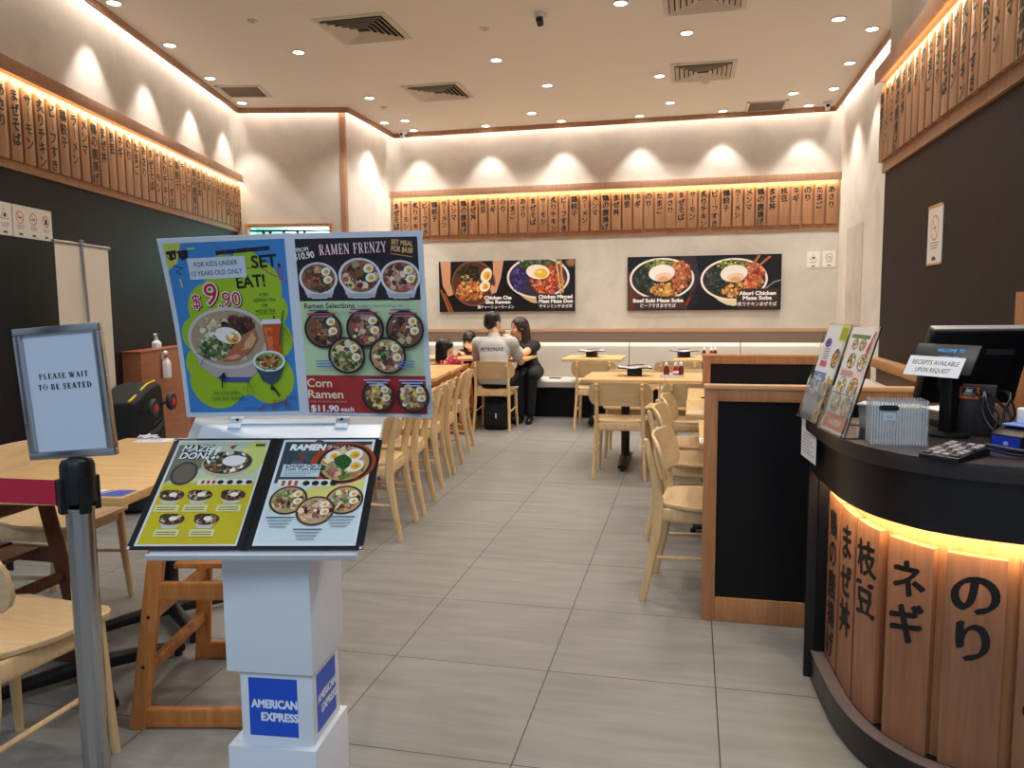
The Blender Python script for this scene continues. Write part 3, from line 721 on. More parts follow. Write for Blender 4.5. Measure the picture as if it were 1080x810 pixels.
put_table(-1.02, 6.62, 0, 'table with the man and the woman at its sides, by the back bench', TG)
put_table(-1.683, 6.62, 0, 'table in front of the two children, joined to the man\'s table', TG)
put_table(1.47, 1.625, 0, 'table behind the front partition, only its left edge in view', TG)
put_table(1.425, 2.505, PI/2, 'second table along the right bench, with a card at its front edge', TG)
put_table(1.43, 3.172, PI/2, 'third table along the right bench, joined behind the second', TG)
RA = math.radians(8)
for k, (x, y) in enumerate(((-1.12, 2.35), (-1.25, 3.2), (-1.34, 4.28), (-1.42, 4.99))):
    put_table(x, y, RA, ['first', 'second', 'third', 'fourth and farthest'][k]+' table from the front in the left row, beyond the menu stand', TG)
RF = math.radians(7)
fx = Vector((math.cos(RF), math.sin(RF))); fy = Vector((-fx.y, fx.x)); fc = Vector((-.655, -.03))
def front_table():
    t = thing('dining_table', 'pale wooden table in the left foreground behind the belt post', 'table', (fc.x-fx.x*.335+fy.x*.54, fc.y-fx.y*.335+fy.y*.54, 0), RF)
    MB().box((0, 0, .735), (.67, 1.08, .03)).build('tabletop', TABLEW, t, .004)
    for y in (-.27, .27):
        MB().box((0, y, .7105), (.3, .3, .019)).build('top_plate', METALK, t, .003)
        MB().lathe([(.05, .05), (.05, .07), (.034, .085), (.034, .69), (.05, .702)], (0, y, 0), 20).build('column', METALK, t)
        for k in range(4):
            a = PI/4+k*PI/2; c, s = math.cos(a), math.sin(a)
            mb = MB(); mb.bar([(c*.02, y+s*.02, .055), (c*.2, y+s*.2, .045), (c*.32, y+s*.32, .032)], [(.05, .055), (.045, .045), (.04, .036)], (-s, c, 0)); mb.lathe([(.016, 0), (.016, .02)], (c*.3, y+s*.3, 0), 10); mb.build('foot', METALK, t)
    return t
front_table()

# ------------------------------------------------------------------ high chairs: two splayed side frames, seat, rails, back board
def make_highchair(wd, label, loc, rz, H=.74, hs=.5, extra=True):
    t = thing('high_chair', label, 'high chair', loc, rz, 'wooden high chairs'); w0, w1 = .25, .17; d0, d1 = .25, .17
    for sx in (-1, 1):
        for sy in (-1, 1):
            k = lambda z, a, b: a+(b-a)*z/H
            pts = [(sx*k(z, w0, w1), sy*k(z, d0, d1), z) for z in (.0, .25, .5, H)]
            MB().bar(pts, (.056, .03), (1, 0, 0), p=5).build('leg', wd, t)
            for z in (.2, .36):
                q = (sx*k(z, w0, w1), sy*(k(z, d0, d1)+.016), z); MB().lathe([(.006, 0), (.006, .002), (.001, .002)], q, 8, Matrix.Rotation(-sy*PI/2, 3, 'X')).build('bolt', METALK, t)
    k = lambda z, a, b: a+(b-a)*z/H
    for sy in (-1, 1):
        x, y = k(.035, w0, w1), k(.035, d0, d1); MB().bar([(-x+.02, sy*y, .035), (x-.02, sy*y, .035)], (.026, .065), (0, 1, 0), p=6).build('bottom_rail', wd, t)
        x, y = k(.44, w0, w1), k(.44, d0, d1); MB().bar([(-x+.02, sy*y, .44), (x-.02, sy*y, .44)], (.024, .06), (0, 1, 0), p=6).build('side_rail', wd, t)
    for sx in (-1, 1):
        for z in (.18, .36):
            x, y = k(z, w0, w1), k(z, d0, d1); MB().bar([(sx*x, -y+.01, z), (sx*x, y-.01, z)], (.028, .04), (1, 0, 0), p=5).build('stretcher', wd, t)
    MB().box((0, 0, hs-.012), (.3, .33, .018)).build('seat', wd, t, .004)
    if extra:
        for sx in (-1, 1):
            MB().bar([(sx*k(H-.03, w0, w1), -.17, H-.03), (sx*k(H-.03, w0, w1), .17, H-.03)], (.024, .05), (1, 0, 0), p=5).build('arm_rail', wd, t)
        MB().prism([(-.15, H-.2), (.15, H-.2), (.19, H-.13), (.19, H-.04), (.13, H+.02), (-.13, H+.02), (-.19, H-.04), (-.19, H-.13)], -.19, -.172, lambda u, v, w: (u, w, v)).build('back_board', wd, t, .004)
    mb = MB(); mb.box((0, .02, hs+.003), (.03, .3, .004)); mb.box((0, .172, hs-.05), (.032, .004, .11)); mb.build('strap', PLASTK, t)
    return t
make_highchair(HCW, 'orange-brown wooden high chair right behind the white menu stand', (-.43, .24, 0), math.radians(12), H=.74, hs=.52)
make_highchair(HCD, 'dark brown wooden high chair tucked under the front left table, behind the red belt', (-1.38, .05, 0), 0, H=.695, hs=.48)

# ------------------------------------------------------------------ the curved counter
def catmull(P, n=14):
    P = [Vector((a, b)) for a, b in P]; Q = [P[0]*2-P[1]]+P+[P[-1]*2-P[-2]]; out = []
    for i in range(1, len(Q)-2):
        for k in range(n):
            t = k/n; a, b, c, d = Q[i-1:i+3]
            out.append(.5*((2*b)+(c-a)*t+(2*a-5*b+4*c-d)*t*t+(3*b-a-3*c+d)*t**3))
    out.append(P[-1]); return out
CB = catmull([(1.578, .752), (1.588, .56), (1.603, .40), (1.637, .265), (1.69, .17), (1.765, .098), (1.9, .045), (2.08, .022), (2.3, .015)])   # face of the slats
CS = [0]
for i in range(1, len(CB)): CS.append(CS[-1]+(CB[i]-CB[i-1]).length)
def cpt(s, off=0):
    s = min(max(s, 0), CS[-1]-1e-6); i = max(j for j in range(len(CS)-1) if CS[j] <= s); t = (s-CS[i])/(CS[i+1]-CS[i])
    p = CB[i].lerp(CB[i+1], t); d0 = (CB[min(i+1, len(CB)-1)]-CB[max(i-1, 0)]).normalized(); d1 = (CB[min(i+2, len(CB)-1)]-CB[i]).normalized(); d = d0.lerp(d1, t).normalized()
    return p+Vector((d.y, -d.x))*off          # outward = towards the viewer
def csearch(x, y): return min((((cpt(s)-Vector((x, y))).length, s) for s in np.linspace(0, CS[-1], 400)))[1]
def band(mb, o0, o1, z0, z1, s0=0, s1=None, n=46):
    s1 = CS[-1] if s1 is None else s1; rings = []
    for k in range(n+1):
        s = s0+(s1-s0)*k/n; a, b = cpt(s, o0), cpt(s, o1)
        rings.append([(a.x, a.y, z0), (b.x, b.y, z0), (b.x, b.y, z1), (a.x, a.y, z1)])
    return mb.loft(rings)
ct = thing('counter', 'black curved cashier counter with lit wooden slats on its front', 'counter', (0, 0, 0))
TOPM = mat('counter_top', (54, 46, 46), .3, noise=.2, nscale=30)
FASC = wood('fascia_dark', (21, 17, 19), (31, 26, 28), (3, 3, 40), .32, .45)
mb = MB()
outer = [cpt(CS[-1]*k/60, .085) for k in range(61)]
mb.loft([[Vector((q.x, q.y, z)) for q in [Vector((2.3, 1.17)), Vector((1.8, 1.17)), Vector((1.72, .76))]+outer] for z in (.905, .95)])
mb.build('worktop', TOPM, ct, .004)
band(MB(), -.1, .052, .75, .905).build('fascia', FASC, ct)
band(MB(), -.04, -.03, .1, .75).build('backing', OAK, ct)
band(MB(), -.2, .045, 0, .1).build('plinth', FASC, ct, .002)
band(MB(), .002, .0455, .1, .1025).build('plinth_top', mat('plinth_top_sheen', (104, 92, 90), .4, noise=.25, nscale=14), ct)  # top of the dark plinth coloured paler for the light it reflects
MB().span((1.512, .752, 0), (2.3, .772, .905)).build('end_panel', FASC, ct)
MB().span((1.545, .742, .1), (1.6, .752, .75)).build('end_recess', BLACK, ct)
CW = ['鶏の唐揚げ', 'まぜ丼', '枝豆', 'ネギ', 'のり', 'たまご', 'あさり']
ss = [(.012, .172), (.188, .336)]+[(csearch(*a), csearch(*b)) for a, b in (((1.593, .394), (1.629, .262)), ((1.648, .223), (1.736, .113)), ((1.759, .086), (1.888, .031)))]
ss[1] = (.19, ss[2][0]-.014); l5 = ss[-1][1]
ss += [(l5+.03, l5+.17), (l5+.2, l5+.34)]
SL2 = wood('counter_slat_wood', (138, 90, 62), (170, 116, 82), (14, 14, .9))
for (a, b), wd in zip(ss, CW):
    mb = MB(); band(mb, -.028, -.0, .102, .69, a, b, 10); s = mb.build('slat', SL2, ct, .0025)
    V, F = brush_geo(wd, .118 if len(wd) < 4 else .1, 1.06)
    mid = (a+b)/2; mb = MB(); P = []
    for u, v, j in V: q = cpt(mid+u, .0012+j); P.append((q.x, q.y, .655+v))
    mb.add(P, F); mb.build('lettering', INK, s, smooth=False)
for k in range(9):     # warm LED strip under the fascia
    a, b = cpt(CS[-1]*k/9, .012), cpt(CS[-1]*(k+1)/9, .012); d = (b-a).normalized()
    strip('counter_strip', (a.x, a.y, .744), (b.x, b.y, .744), (-d.y*.5, d.x*.5, -1), .016, 3.2, (1, .76, .44))

# things on the counter
ZT = .95
def rotz(a): return Matrix.Rotation(a, 3, 'Z')
def brochure_holder(name, label, base, rz, rows, side):
    """tall clear leaning holder filled with a printed sheet; base = lower front left corner"""
    t = thing(name, label, 'brochure holder', (base[0], base[1], ZT), rz, 'clear menu holders on the counter'); w, h = .2, .34; tilt = math.radians(16.2)
    R = Matrix.Rotation(-tilt, 3, 'X'); f = lambda u, v, q: tuple(R @ Vector((u, -q, v)))
    P = lambda x0, z0, x1, z1, y0, y1: MB().prism([(x0, z0), (x1, z0), (x1, z1), (x0, z1)], y0, y1, f)
    P(0, 0, w, h, -.004, -.001).build('back_sheet', ACRYL, t); P(0, 0, w, .14, .008, .0105).build('front_pocket', ACRYL, t)
    MB().box((w/2, .075, .0015), (w, .15, .003)).build('base', ACRYL, t)
    P(0, 0, .005, h*.9, -.001, .008).build('edge', ACRYL, t); P(w-.005, 0, w, h*.9, -.001, .008).build('edge', ACRYL, t)
    A = Art(.25); rows(A, w-.01, h-.012); A.build('printed_menu', lambda u, v, q: f(u+.005, v+.006, .001+q), t)
    return t
def rows_a(A, w, h):
    A.rect(0, 0, w, h, (226, 228, 226)); A.up().rect(0, 0, w*.62, h*.28, (66, 110, 156)); A.rect(0, h*.28, w*.62, h*.5, (86, 124, 166)); A.rect(w*.62, 0, w, h*.45, (186, 150, 70))
    A.rect(.02, h*.52, w*.5, h*.92, (232, 224, 228)); A.rect(w*.66, h*.84, w, h, (196, 206, 40)); A.up().rect(w*.7, h*.86, w*.97, h*.98, (150, 160, 30))
    for k in range(3): A.ell(w*.8, h*(.12+.14*k), w*.15, h*.055, (236, 232, 226))
    A.stuffing(w*.8, h*.26, w*.16, h*.22, [(150, 84, 40), (206, 160, 70), (110, 70, 40), (90, 110, 50)], 60, .012)
    A.stuffing(w*.3, h*.36, w*.24, h*.1, [(150, 180, 210), (50, 90, 140), (220, 230, 236)], 50, .012)
    A.up().ell(w*.26, h*.81, w*.14, h*.05, (90, 60, 140)); A.up().rect(.03, h*.56, w*.46, h*.62, (206, 70, 110))
    for k in range(5): A.rect(.03, h*(.64+.025*k), w*.45, h*(.648+.025*k), (110, 110, 130))
    A.up().ell(w*.8, h*.66, w*.16, h*.1, (120, 90, 70)); A.stuffing(w*.8, h*.66, w*.15, h*.09, [(200, 130, 70), (90, 50, 30), (230, 200, 140)], 30, .012)
def rows_b(A, w, h):
    A.rect(0, 0, w, h, (236, 232, 226)); A.up().rect(.005, .006, w-.005, .055, (208, 74, 44)); A.up().text('RAMEN', w*.5, .02, .02, (246, 230, 210), 'c', .02)
    A.rect(.01, h-.034, w-.04, h-.022, (74, 130, 70)); A.rect(.01, h*.52, w-.01, h*.6, (238, 206, 200))
    for cx, cy, r in ((.3, .27, .2), (.75, .25, .2), (.28, .44, .18), (.74, .44, .2), (.36, .68, .16), (.78, .68, .17), (.3, .84, .12), (.6, .84, .12)):
        x, y, q = w*cx, h*cy, w*r; A.up().ell(x, y, q, q*.8, (52, 40, 34)); A.up().ell(x, y, q*.9, q*.7, (222, 206, 176))
        A.stuffing(x, y, q*.88, q*.68, [(196, 128, 62), (120, 74, 38), (228, 190, 84), (240, 232, 210), (84, 120, 56)], 20, q*.22)
    A.up().poly([(w*.86, h*.7), (w*.98, h*.96), (w*.93, h*.98), (w*.8, h*.8)], (200, 56, 40))
    for k in range(4): A.rect(.02, h*(.535+.014*k), w*.6, h*(.54+.014*k), (170, 90, 90))
    A.rect(w*.05, h*.355, w*.8, h*.365, (90, 80, 70))
brochure_holder('brochure_holder', 'clear holder with a blue and yellow leaflet at the far left end of the counter', (1.473, .752), math.radians(-80), rows_a, 0)
brochure_holder('brochure_holder', 'clear holder with a menu of bowl pictures and red strip, nearer on the counter', (1.502, .492), math.radians(-80), rows_b, 0)
# short ribbed box
RIBM = mat('ribbed_acrylic', (226, 230, 232), .12, alpha=.2)
_nt = RIBM.node_tree; _tc = _nt.nodes.new('ShaderNodeTexCoord'); _sx = _nt.nodes.new('ShaderNodeSeparateXYZ'); _nt.links.new(_tc.outputs['Object'], _sx.inputs[0])
_m1 = _nt.nodes.new('ShaderNodeMath'); _m1.operation = 'MULTIPLY'; _m1.inputs[1].default_value = 2*PI/.0073; _nt.links.new(_sx.outputs['X'], _m1.inputs[0])
_m2 = _nt.nodes.new('ShaderNodeMath'); _m2.operation = 'SINE'; _nt.links.new(_m1.outputs[0], _m2.inputs[0])
_m3 = _nt.nodes.new('ShaderNodeMapRange'); _m3.inputs['From Min'].default_value = -1; _m3.inputs['To Min'].default_value = .04; _m3.inputs['To Max'].default_value = .5; _nt.links.new(_m2.outputs[0], _m3.inputs['Value'])
_nt.links.new(_m3.outputs['Result'], _nt.nodes['Principled BSDF'].inputs['Alpha'])
t = thing('ribbed_holder', 'low clear ribbed acrylic box with a hand slot and small white label on the counter', 'acrylic box', (1.594, .219, ZT), math.radians(-1))
w, h, d = .146, .125, .075
mb = MB()
N = 40
def rib(y, s):
    fr = [(w*k/N, y-s*.0016*(1 if k % 2 else 0)) for k in range(N+1)]
    mb.loft([[(a, b, z) for a, b in fr]+[(a, y+s*.0022, z) for a, b in reversed(fr)] for z in (0, h)])
rib(0, 1); rib(d, -1); mb.build('ribbed_wall', RIBM, t, smooth=False)
MB().span((0, .002, 0), (.003, d-.002, h)).build('side_wall', RIBM, t); MB().span((w-.003, .002, 0), (w, d-.002, h)).build('side_wall', RIBM, t); MB().span((0, 0, 0), (w, d, .003)).build('bottom', RIBM, t)
MB().prism([(w*.3+.026*math.copysign(abs(math.cos(a))**.6, math.cos(a)), .104+.008*math.copysign(abs(math.sin(a))**.6, math.sin(a))) for a in [2*PI*k/20 for k in range(20)]], -.0022, .003, lambda u, v, q: (u, q, v)).build('hand_slot', PLASTK, t)
A = Art(); A.rect(0, 0, .03, .02, (214, 222, 236)); A.up().rect(.006, .011, .024, .013, (110, 120, 140)); A.rect(.009, .006, .021, .008, (110, 120, 140)); A.build('label', wallfn(.032, .07, -.0025), t)
# paper notice hung on the end of the counter
t = thing('hanging_notice', 'white paper notice hung on the left end of the black counter', 'notice', (1.497, .80, .803), math.radians(-84))
A = Art(.5); A.rect(0, 0, .2, .145, (232, 232, 230)); A.up().rect(0, .105, .2, .145, (206, 206, 204)); A.up().rect(.06, .12, .14, .128, (110, 90, 90))
for k in range(7): A.rect(.02, .02+.011*k, .18-.03*(k % 3), .023+.011*k, (140, 140, 146))
A.build('sheet', lambda u, v, q: (u-.02, -q-.004, v), t); MB().span((-.02, -.003, 0), (.18, 0, .145)).build('backing', ACRYL, t)
# customer display on a pole with the pasted paper
t = thing('pole_display', 'black customer display on a pole, white receipt notice stuck on it', 'customer display', (1.845, .41, ZT), math.radians(-50))
MB().lathe([(.06, 0), (.06, .008), (.03, .014)], n=20).build('base', PLASTK, t); MB().box((0, 0, .1), (.04, .034, .19)).build('pole', PLASTK, t, .006)
R = Matrix.Rotation(math.radians(-31), 3, 'X')
hd = MB().box((0, .0, 0), (.2, .032, .1), R); o = hd.build('display_head', PLASTK, t, .006); o.location = (-.012, -.005, .222)
A = Art(.3); A.text('WELCOME  TO', -.006, .008, .0105, (60, 150, 216), 'c', .01, shear=.15, wid=.084); A.text('HOTALOT', -.006, -.0155, .0105, (60, 150, 216), 'c', .01, shear=.15, wid=.06)
d_ = A.build('display_text', lambda u, v, q: tuple(R @ Vector((u+.02, -.0166-q, v+.014))), o)
for m in d_.data.materials:
    b = m.node_tree.nodes['Principled BSDF']; b.inputs['Emission Color'].default_value = lin((70, 170, 236)); b.inputs['Emission Strength'].default_value = .35
A = Art(.55); A.rect(0, 0, .175, .066, (226, 226, 228)); A.up().text('RECEIPTS AVAILABLE', .0875, .038, .0145, (50, 46, 48), 'c', .012, shear=.1, wid=.146); A.text('UPON REQUEST', .0875, .013, .0145, (50, 46, 48), 'c', .012, shear=.1, wid=.108)
A.build('paper_notice', lambda u, v, q: tuple(R @ Vector((u-.104, -.0185-q, v-.062))), o)
# till screen
t = thing('pos_terminal', 'black till with a big tilted screen seen from behind', 'till', (1.97, .6, ZT), math.radians(10))
MB().box((0, 0, .012), (.22, .2, .024)).build('base', PLASTK, t, .006)
MB().bar([(0, .03, .02), (0, .02, .1), (0, .02, .19)], [(.14, .05), (.12, .05), (.12, .05)], (1, 0, 0)).build('stand', PLASTK, t)
R = Matrix.Rotation(math.radians(20), 3, 'X'); o = MB().box((0, 0, 0), (.3, .05, .25), R).build('screen_housing', PLASTK, t, .012); o.location = (-.01, -.0, .197)
MB().box(tuple(R @ Vector((0, -.004, .1275))), (.296, .03, .008), R).build('top_edge', mat('silver_plastic', (150, 146, 144), .35), o, .003)
mb = MB(); mb.loft([[tuple(R @ Vector((x*k, y, z*k-.01))) for x, z in ((-.11, -.1), (.11, -.1), (.11, .08), (-.11, .08))] for y, k in ((-.024, 1), (-.05, .85))]); mb.build('rear_cover', PLASTK, o, .006)
# card reader with an orange label, mounted behind the pole display
t = thing('card_machine', 'dark upright card machine with an orange label behind the pole display', 'card machine', (1.93, .455, ZT), math.radians(-20))
MB().prism([(-.045, 0), (.045, 0), (.055, .15), (-.035, .15)], -.02, .02, lambda u, v, q: (u, q, v)).build('housing', mat('dark_grey_plastic', (52, 46, 46), .45), t, .005)
A = Art(); A.rect(0, 0, .05, .036, (226, 104, 40)); A.up().rect(.004, .009, .044, .034, (34, 30, 30)); A.up().poly([(.014, .02), (.034, .02), (.032, .031), (.026, .028), (.018, .032)], (226, 226, 226)); A.rect(.008, .012, .04, .018, (150, 150, 152)); A.build('label', wallfn(-.04, .108, -.0215), t)
# numeric keypad
t = thing('keypad', 'black programmable keypad with pale keys lying on the counter', 'keypad', (1.765, .075, ZT), math.radians(-42))
MB().prism([(-.085, 0), (.085, 0), (.085, .024), (-.085, .012)], -.05, .05, lambda u, v, q: (q, u, v)).build('housing', PLASTK, t, .004)
for i in range(4):
    for j in range(6):
        y = -.066+.026*j; z = .012+.012*(y+.085)/.17+.002
        MB().box((-.0345+.023*i, y, z), (.018, .02, .006), Matrix.Rotation(math.radians(4.0), 3, 'X')).build('key', mat('key_grey', (150, 146, 144), .4) if (i+j) % 3 else mat('key_dark', (70, 66, 68), .4), t, .002)
# small blue-fronted printer, curved strap, cables
t = thing('receipt_printer', 'small black printer with a bright blue front at the right edge of the counter', 'printer', (1.96, .21, ZT), math.radians(-48))
MB().prism([(-.06, 0), (.06, 0), (.06, .058), (-.0, .062), (-.06, .044)], -.042, .042, lambda u, v, q: (q, u, v)).build('housing', PLASTK, t, .005)
A = Art(.3); A.rect(-.036, .004, .036, .04, (36, 60, 180)); A.up().ell(0, .022, .007, .006, (160, 180, 250)); A.build('blue_front', lambda u, v, q: (u, -.0605-q, v), t)
MB().box((0, .012, .0655), (.07, .06, .005)).build('blue_lid', mat('blue_plastic', (126, 150, 226), .35), t, .002)
t = thing('paper_roll', 'small white paper roll standing on the blue-fronted printer', 'paper roll', (1.985, .235, ZT+.0685), 0)
MB().lathe([(.02, 0), (.021, .002), (.021, .038), (.02, .04)], n=20).build('roll', PAPER, t); MB().lathe([(.007, .039), (.007, .041)], n=12).build('core', PLASTK, t)
t = thing('stapler', 'dark stapler with a red tip lying open before the printer', 'stapler', (1.91, .075, ZT), math.radians(-20))
MB().bar([(-.07, 0, .02), (-.02, 0, .01), (.04, 0, .006)], (.018, .008), (0, 1, 0)).build('base', PLASTK, t); MB().bar([(-.07, 0, .03), (-.01, .0, .022), (.04, 0, .018)], (.014, .008), (0, 1, 0)).build('arm', mat('grey_plastic', (60, 58, 62), .4), t); MB().sphere((.05, 0, .016), (.018, .014, .014), 12, 6).build('tip', mat('red_plastic', (176, 40, 60), .35), t)
t = thing('cable_bundle', 'tangle of black cables behind the keypad under the till screen', 'cables', (1.97, .36, ZT))
rr = random.Random(3)
for k in range(6):
    a = rr.uniform(-.06, .05); pts = [(a, .1+.02*k, .12), (a+rr.uniform(-.04, .04), .06, .13), (a+rr.uniform(-.03, .03), .02, .07), (a*.6+rr.uniform(-.03, .03), -.005, .02), (a+.05, -.02, .006), (a+.1, .02, .005)]
    P = catmull([(q[0], q[1]) for q in pts], 5); Zs = catmull([(i, q[2]) for i, q in enumerate(pts)], 5)
    MB().tube([(p.x, p.y, max(.005, z.y)) for p, z in zip(P, Zs)], .0035, 6).build('cable', PLASTK, t)
t = thing('till_roll_box', 'clear plastic tub standing behind the leaning menu holders', 'tub', (1.675, .515, ZT), math.radians(-25))
MB().loft([[(a*.05*k, b*.04*k, z) for a, b in ((-1, -1), (1, -1), (1, 1), (-1, 1))] for k, z in ((.9, 0), (1, .075))]).build('tub_body', mat('cloudy_plastic', (214, 220, 224), .15, trans=.7), t, .006); MB().box((0, 0, .078), (.106, .086, .006)).build('lid', mat('cloudy_lid', (226, 228, 230), .3), t, .002)
for k, (x, y, a, dz, c) in enumerate(((2.04, 1.03, .3, 0, (236, 234, 230)), (1.93, .88, -.2, 0, (222, 216, 206)), (1.87, 1.08, .1, 0, (236, 226, 170)))):
    t = thing('document_stack', ['curled white papers lying behind the ribbed box', 'thin black folder of papers lying beside the white papers', 'pale yellow pad lying left of the curled white papers'][k], 'papers', (x, y, ZT+dz), a)
    mb = MB(); n = 8; L = [[(-.09+.18*i/n, s*.06, .001+.004*j+(.02*(i/n)**3 if k == 0 else 0)) for s, j in ((-1, 0), (1, 0), (1, 1), (-1, 1))] for i in range(n+1)]
    mb.loft(L); mb.build('sheets', mat('sheet_%d' % k, c, .6) if k != 1 else PLASTK, t)

# ------------------------------------------------------------------ menu stand with the two posters
def food(A, x, y, r, rim, inner, cols, eggs=2, n=34, sq=1.0, size=.2, strands=0, scol=(236, 214, 160)):
    A.up().ell(x, y, r, r*sq, rim, n=30); A.up().ell(x, y, r*.88, r*.88*sq, inner, n=30)
    if strands: A.strands(x-r*.15, y-r*.2*sq, r*.6, r*.5*sq, scol, strands, r*.06)
    A.stuffing(x, y, r*.8, r*.78*sq, cols, n, r*size)
    if eggs > 0: A.egg(x+r*.42, y+r*.42*sq, r*.24)
    if eggs > 1: A.egg(x+r*.5, y-r*.08*sq, r*.24)
MEAT = [(150, 84, 52), (186, 118, 76), (110, 60, 40), (206, 160, 120), (70, 84, 44), (60, 44, 38)]
PINK = [(206, 140, 120), (178, 100, 84), (226, 190, 160), (96, 60, 50), (224, 204, 150)]
GRN = [(86, 128, 58), (60, 96, 44), (206, 190, 140), (180, 110, 70), (226, 214, 180)]
def art_ramen_poster(w, h):
    A = Art(.35); A.LAY = .00012; A.clip = (0, 0, w, h); A.rect(0, 0, w, h, (214, 218, 226)); m = .008; X0, X1 = m+.004, w-m-.004
    y2, y1 = .267, .096                        # the three bands
    A.up().rect(X0, y2, X1, h-m*1.6, (40, 30, 36)); A.rect(X0, y1, X1, y2, (196, 216, 170)); A.rect(X0, m, X1, y1, (176, 50, 46))
    for k in range(26): A.blob(A.rng.uniform(X0+.03, X1-.03), A.rng.uniform(y2+.03, h-.05), A.rng.uniform(.01, .024), A.rng.choice([(62, 36, 36), (52, 34, 40), (34, 28, 36)]))
    A.up(); cx = w/2
    for x, y, r, c in ((.058, .318, .043, MEAT), (.152, .322, .048, MEAT+PINK), (.243, .318, .045, PINK)):
        A.up().poly([(x-r, y), (x+r, y), (x+r*.62, y-r*1.0), (x-r*.62, y-r*1.0)], (206, 206, 214)); food(A, x, y, r, (226, 224, 226), (150, 96, 60), c, 2, 40, .85)
        for k, q in enumerate((.9, .7, .5)): A.up().rect(x-r*q*.8, y-r*.82-.005*k, x+r*q*.8, y-r*.82-.005*k+.0028, (196, 204, 232) if k != 1 else (206, 190, 150))
    for x, y, c in ((.062, .203, MEAT), (.157, .205, PINK), (.247, .203, MEAT+PINK)):
        food(A, x, y, .043, (34, 32, 36), (120, 84, 60), c, 2, 40)
        A.up().rect(x-.03, y+.042, x+.016, y+.045, (86, 104, 176)); A.rect(x-.034, y+.034, x+.03, y+.0375, (190, 70, 54)); A.rect(x-.024, y+.029, x+.024, y+.031, (140, 150, 196))
    for x, y, c in ((.112, .144, GRN), (.205, .144, GRN+PINK)):
        food(A, x, y, .042, (34, 32, 36), (178, 146, 100), c, 2, 44)
        for k in range(3): A.up().rect(x-.07+(0 if x < .15 else .09), y-.014-.006*k, x-.03+(0 if x < .15 else .09), y-.0115-.006*k, (96, 116, 190))
    for x in (.178, .258):
        food(A, x, .052, .037, (34, 30, 34), (90, 60, 46), PINK+[(238, 210, 90)], 2, 40)
        for k in range(3): A.up().rect(x-.03+.006*k, .052+.036-.006*k, x+.03-.006*k, .052+.0388-.006*k, (176, 190, 230))
    A.up()
    A.text('FROM', .034, .379, .009, (238, 230, 222), 'c', .02, rot=.12, wid=.027); A.text('$10.90', .037, .363, .014, (238, 232, 226), 'c', .03, rot=.12, wid=.046)
    A.serif('RAMEN FRENZY', .145, .372, .023, (176, 48, 66), wid=.15, align='c', fat=1.5, rot=.03); A.up().serif('RAMEN FRENZY', .145, .3728, .0225, (246, 226, 224), wid=.148, align='c', fat=1.0, rot=.03)
    A.text('SET MEAL', .254, .389, .0105, (226, 176, 110), 'c', .03, rot=-.12, wid=.048); A.text('FOR $4.00', .253, .374, .0115, (230, 184, 120), 'c', .035, rot=-.12, wid=.048); A.line([(.228, .371), (.276, .363)], .0018, (206, 150, 90))
    A.text('Ramen Selections', .028, .2525, .0115, (36, 30, 26), 'l', .02, wid=.112); A.text('Available in Original/Spicy/Tom Yum', .147, .2545, .005, (60, 56, 50), 'l', wid=.1)
    A.text('Corn', .02, .073, .019, (244, 218, 190), 'l', .02, wid=.056); A.text('Ramen', .02, .047, .019, (244, 218, 190), 'l', .02, wid=.08); A.text('Only Available in Original', .022, .037, .005, (230, 150, 130), 'l', wid=.085); A.text('$11.90', .024, .016, .0145, (240, 236, 240), 'l', .04, wid=.064); A.text('each', .092, .0165, .011, (240, 236, 240), 'l', .02, wid=.03)
    return A
def star(A, x, y, r, c, rot=0):
    P = [(x+r*math.cos(PI/2+rot+k*4*PI/5), y+r*math.sin(PI/2+rot+k*4*PI/5)) for k in range(6)]; A.line(P, .0016, c)
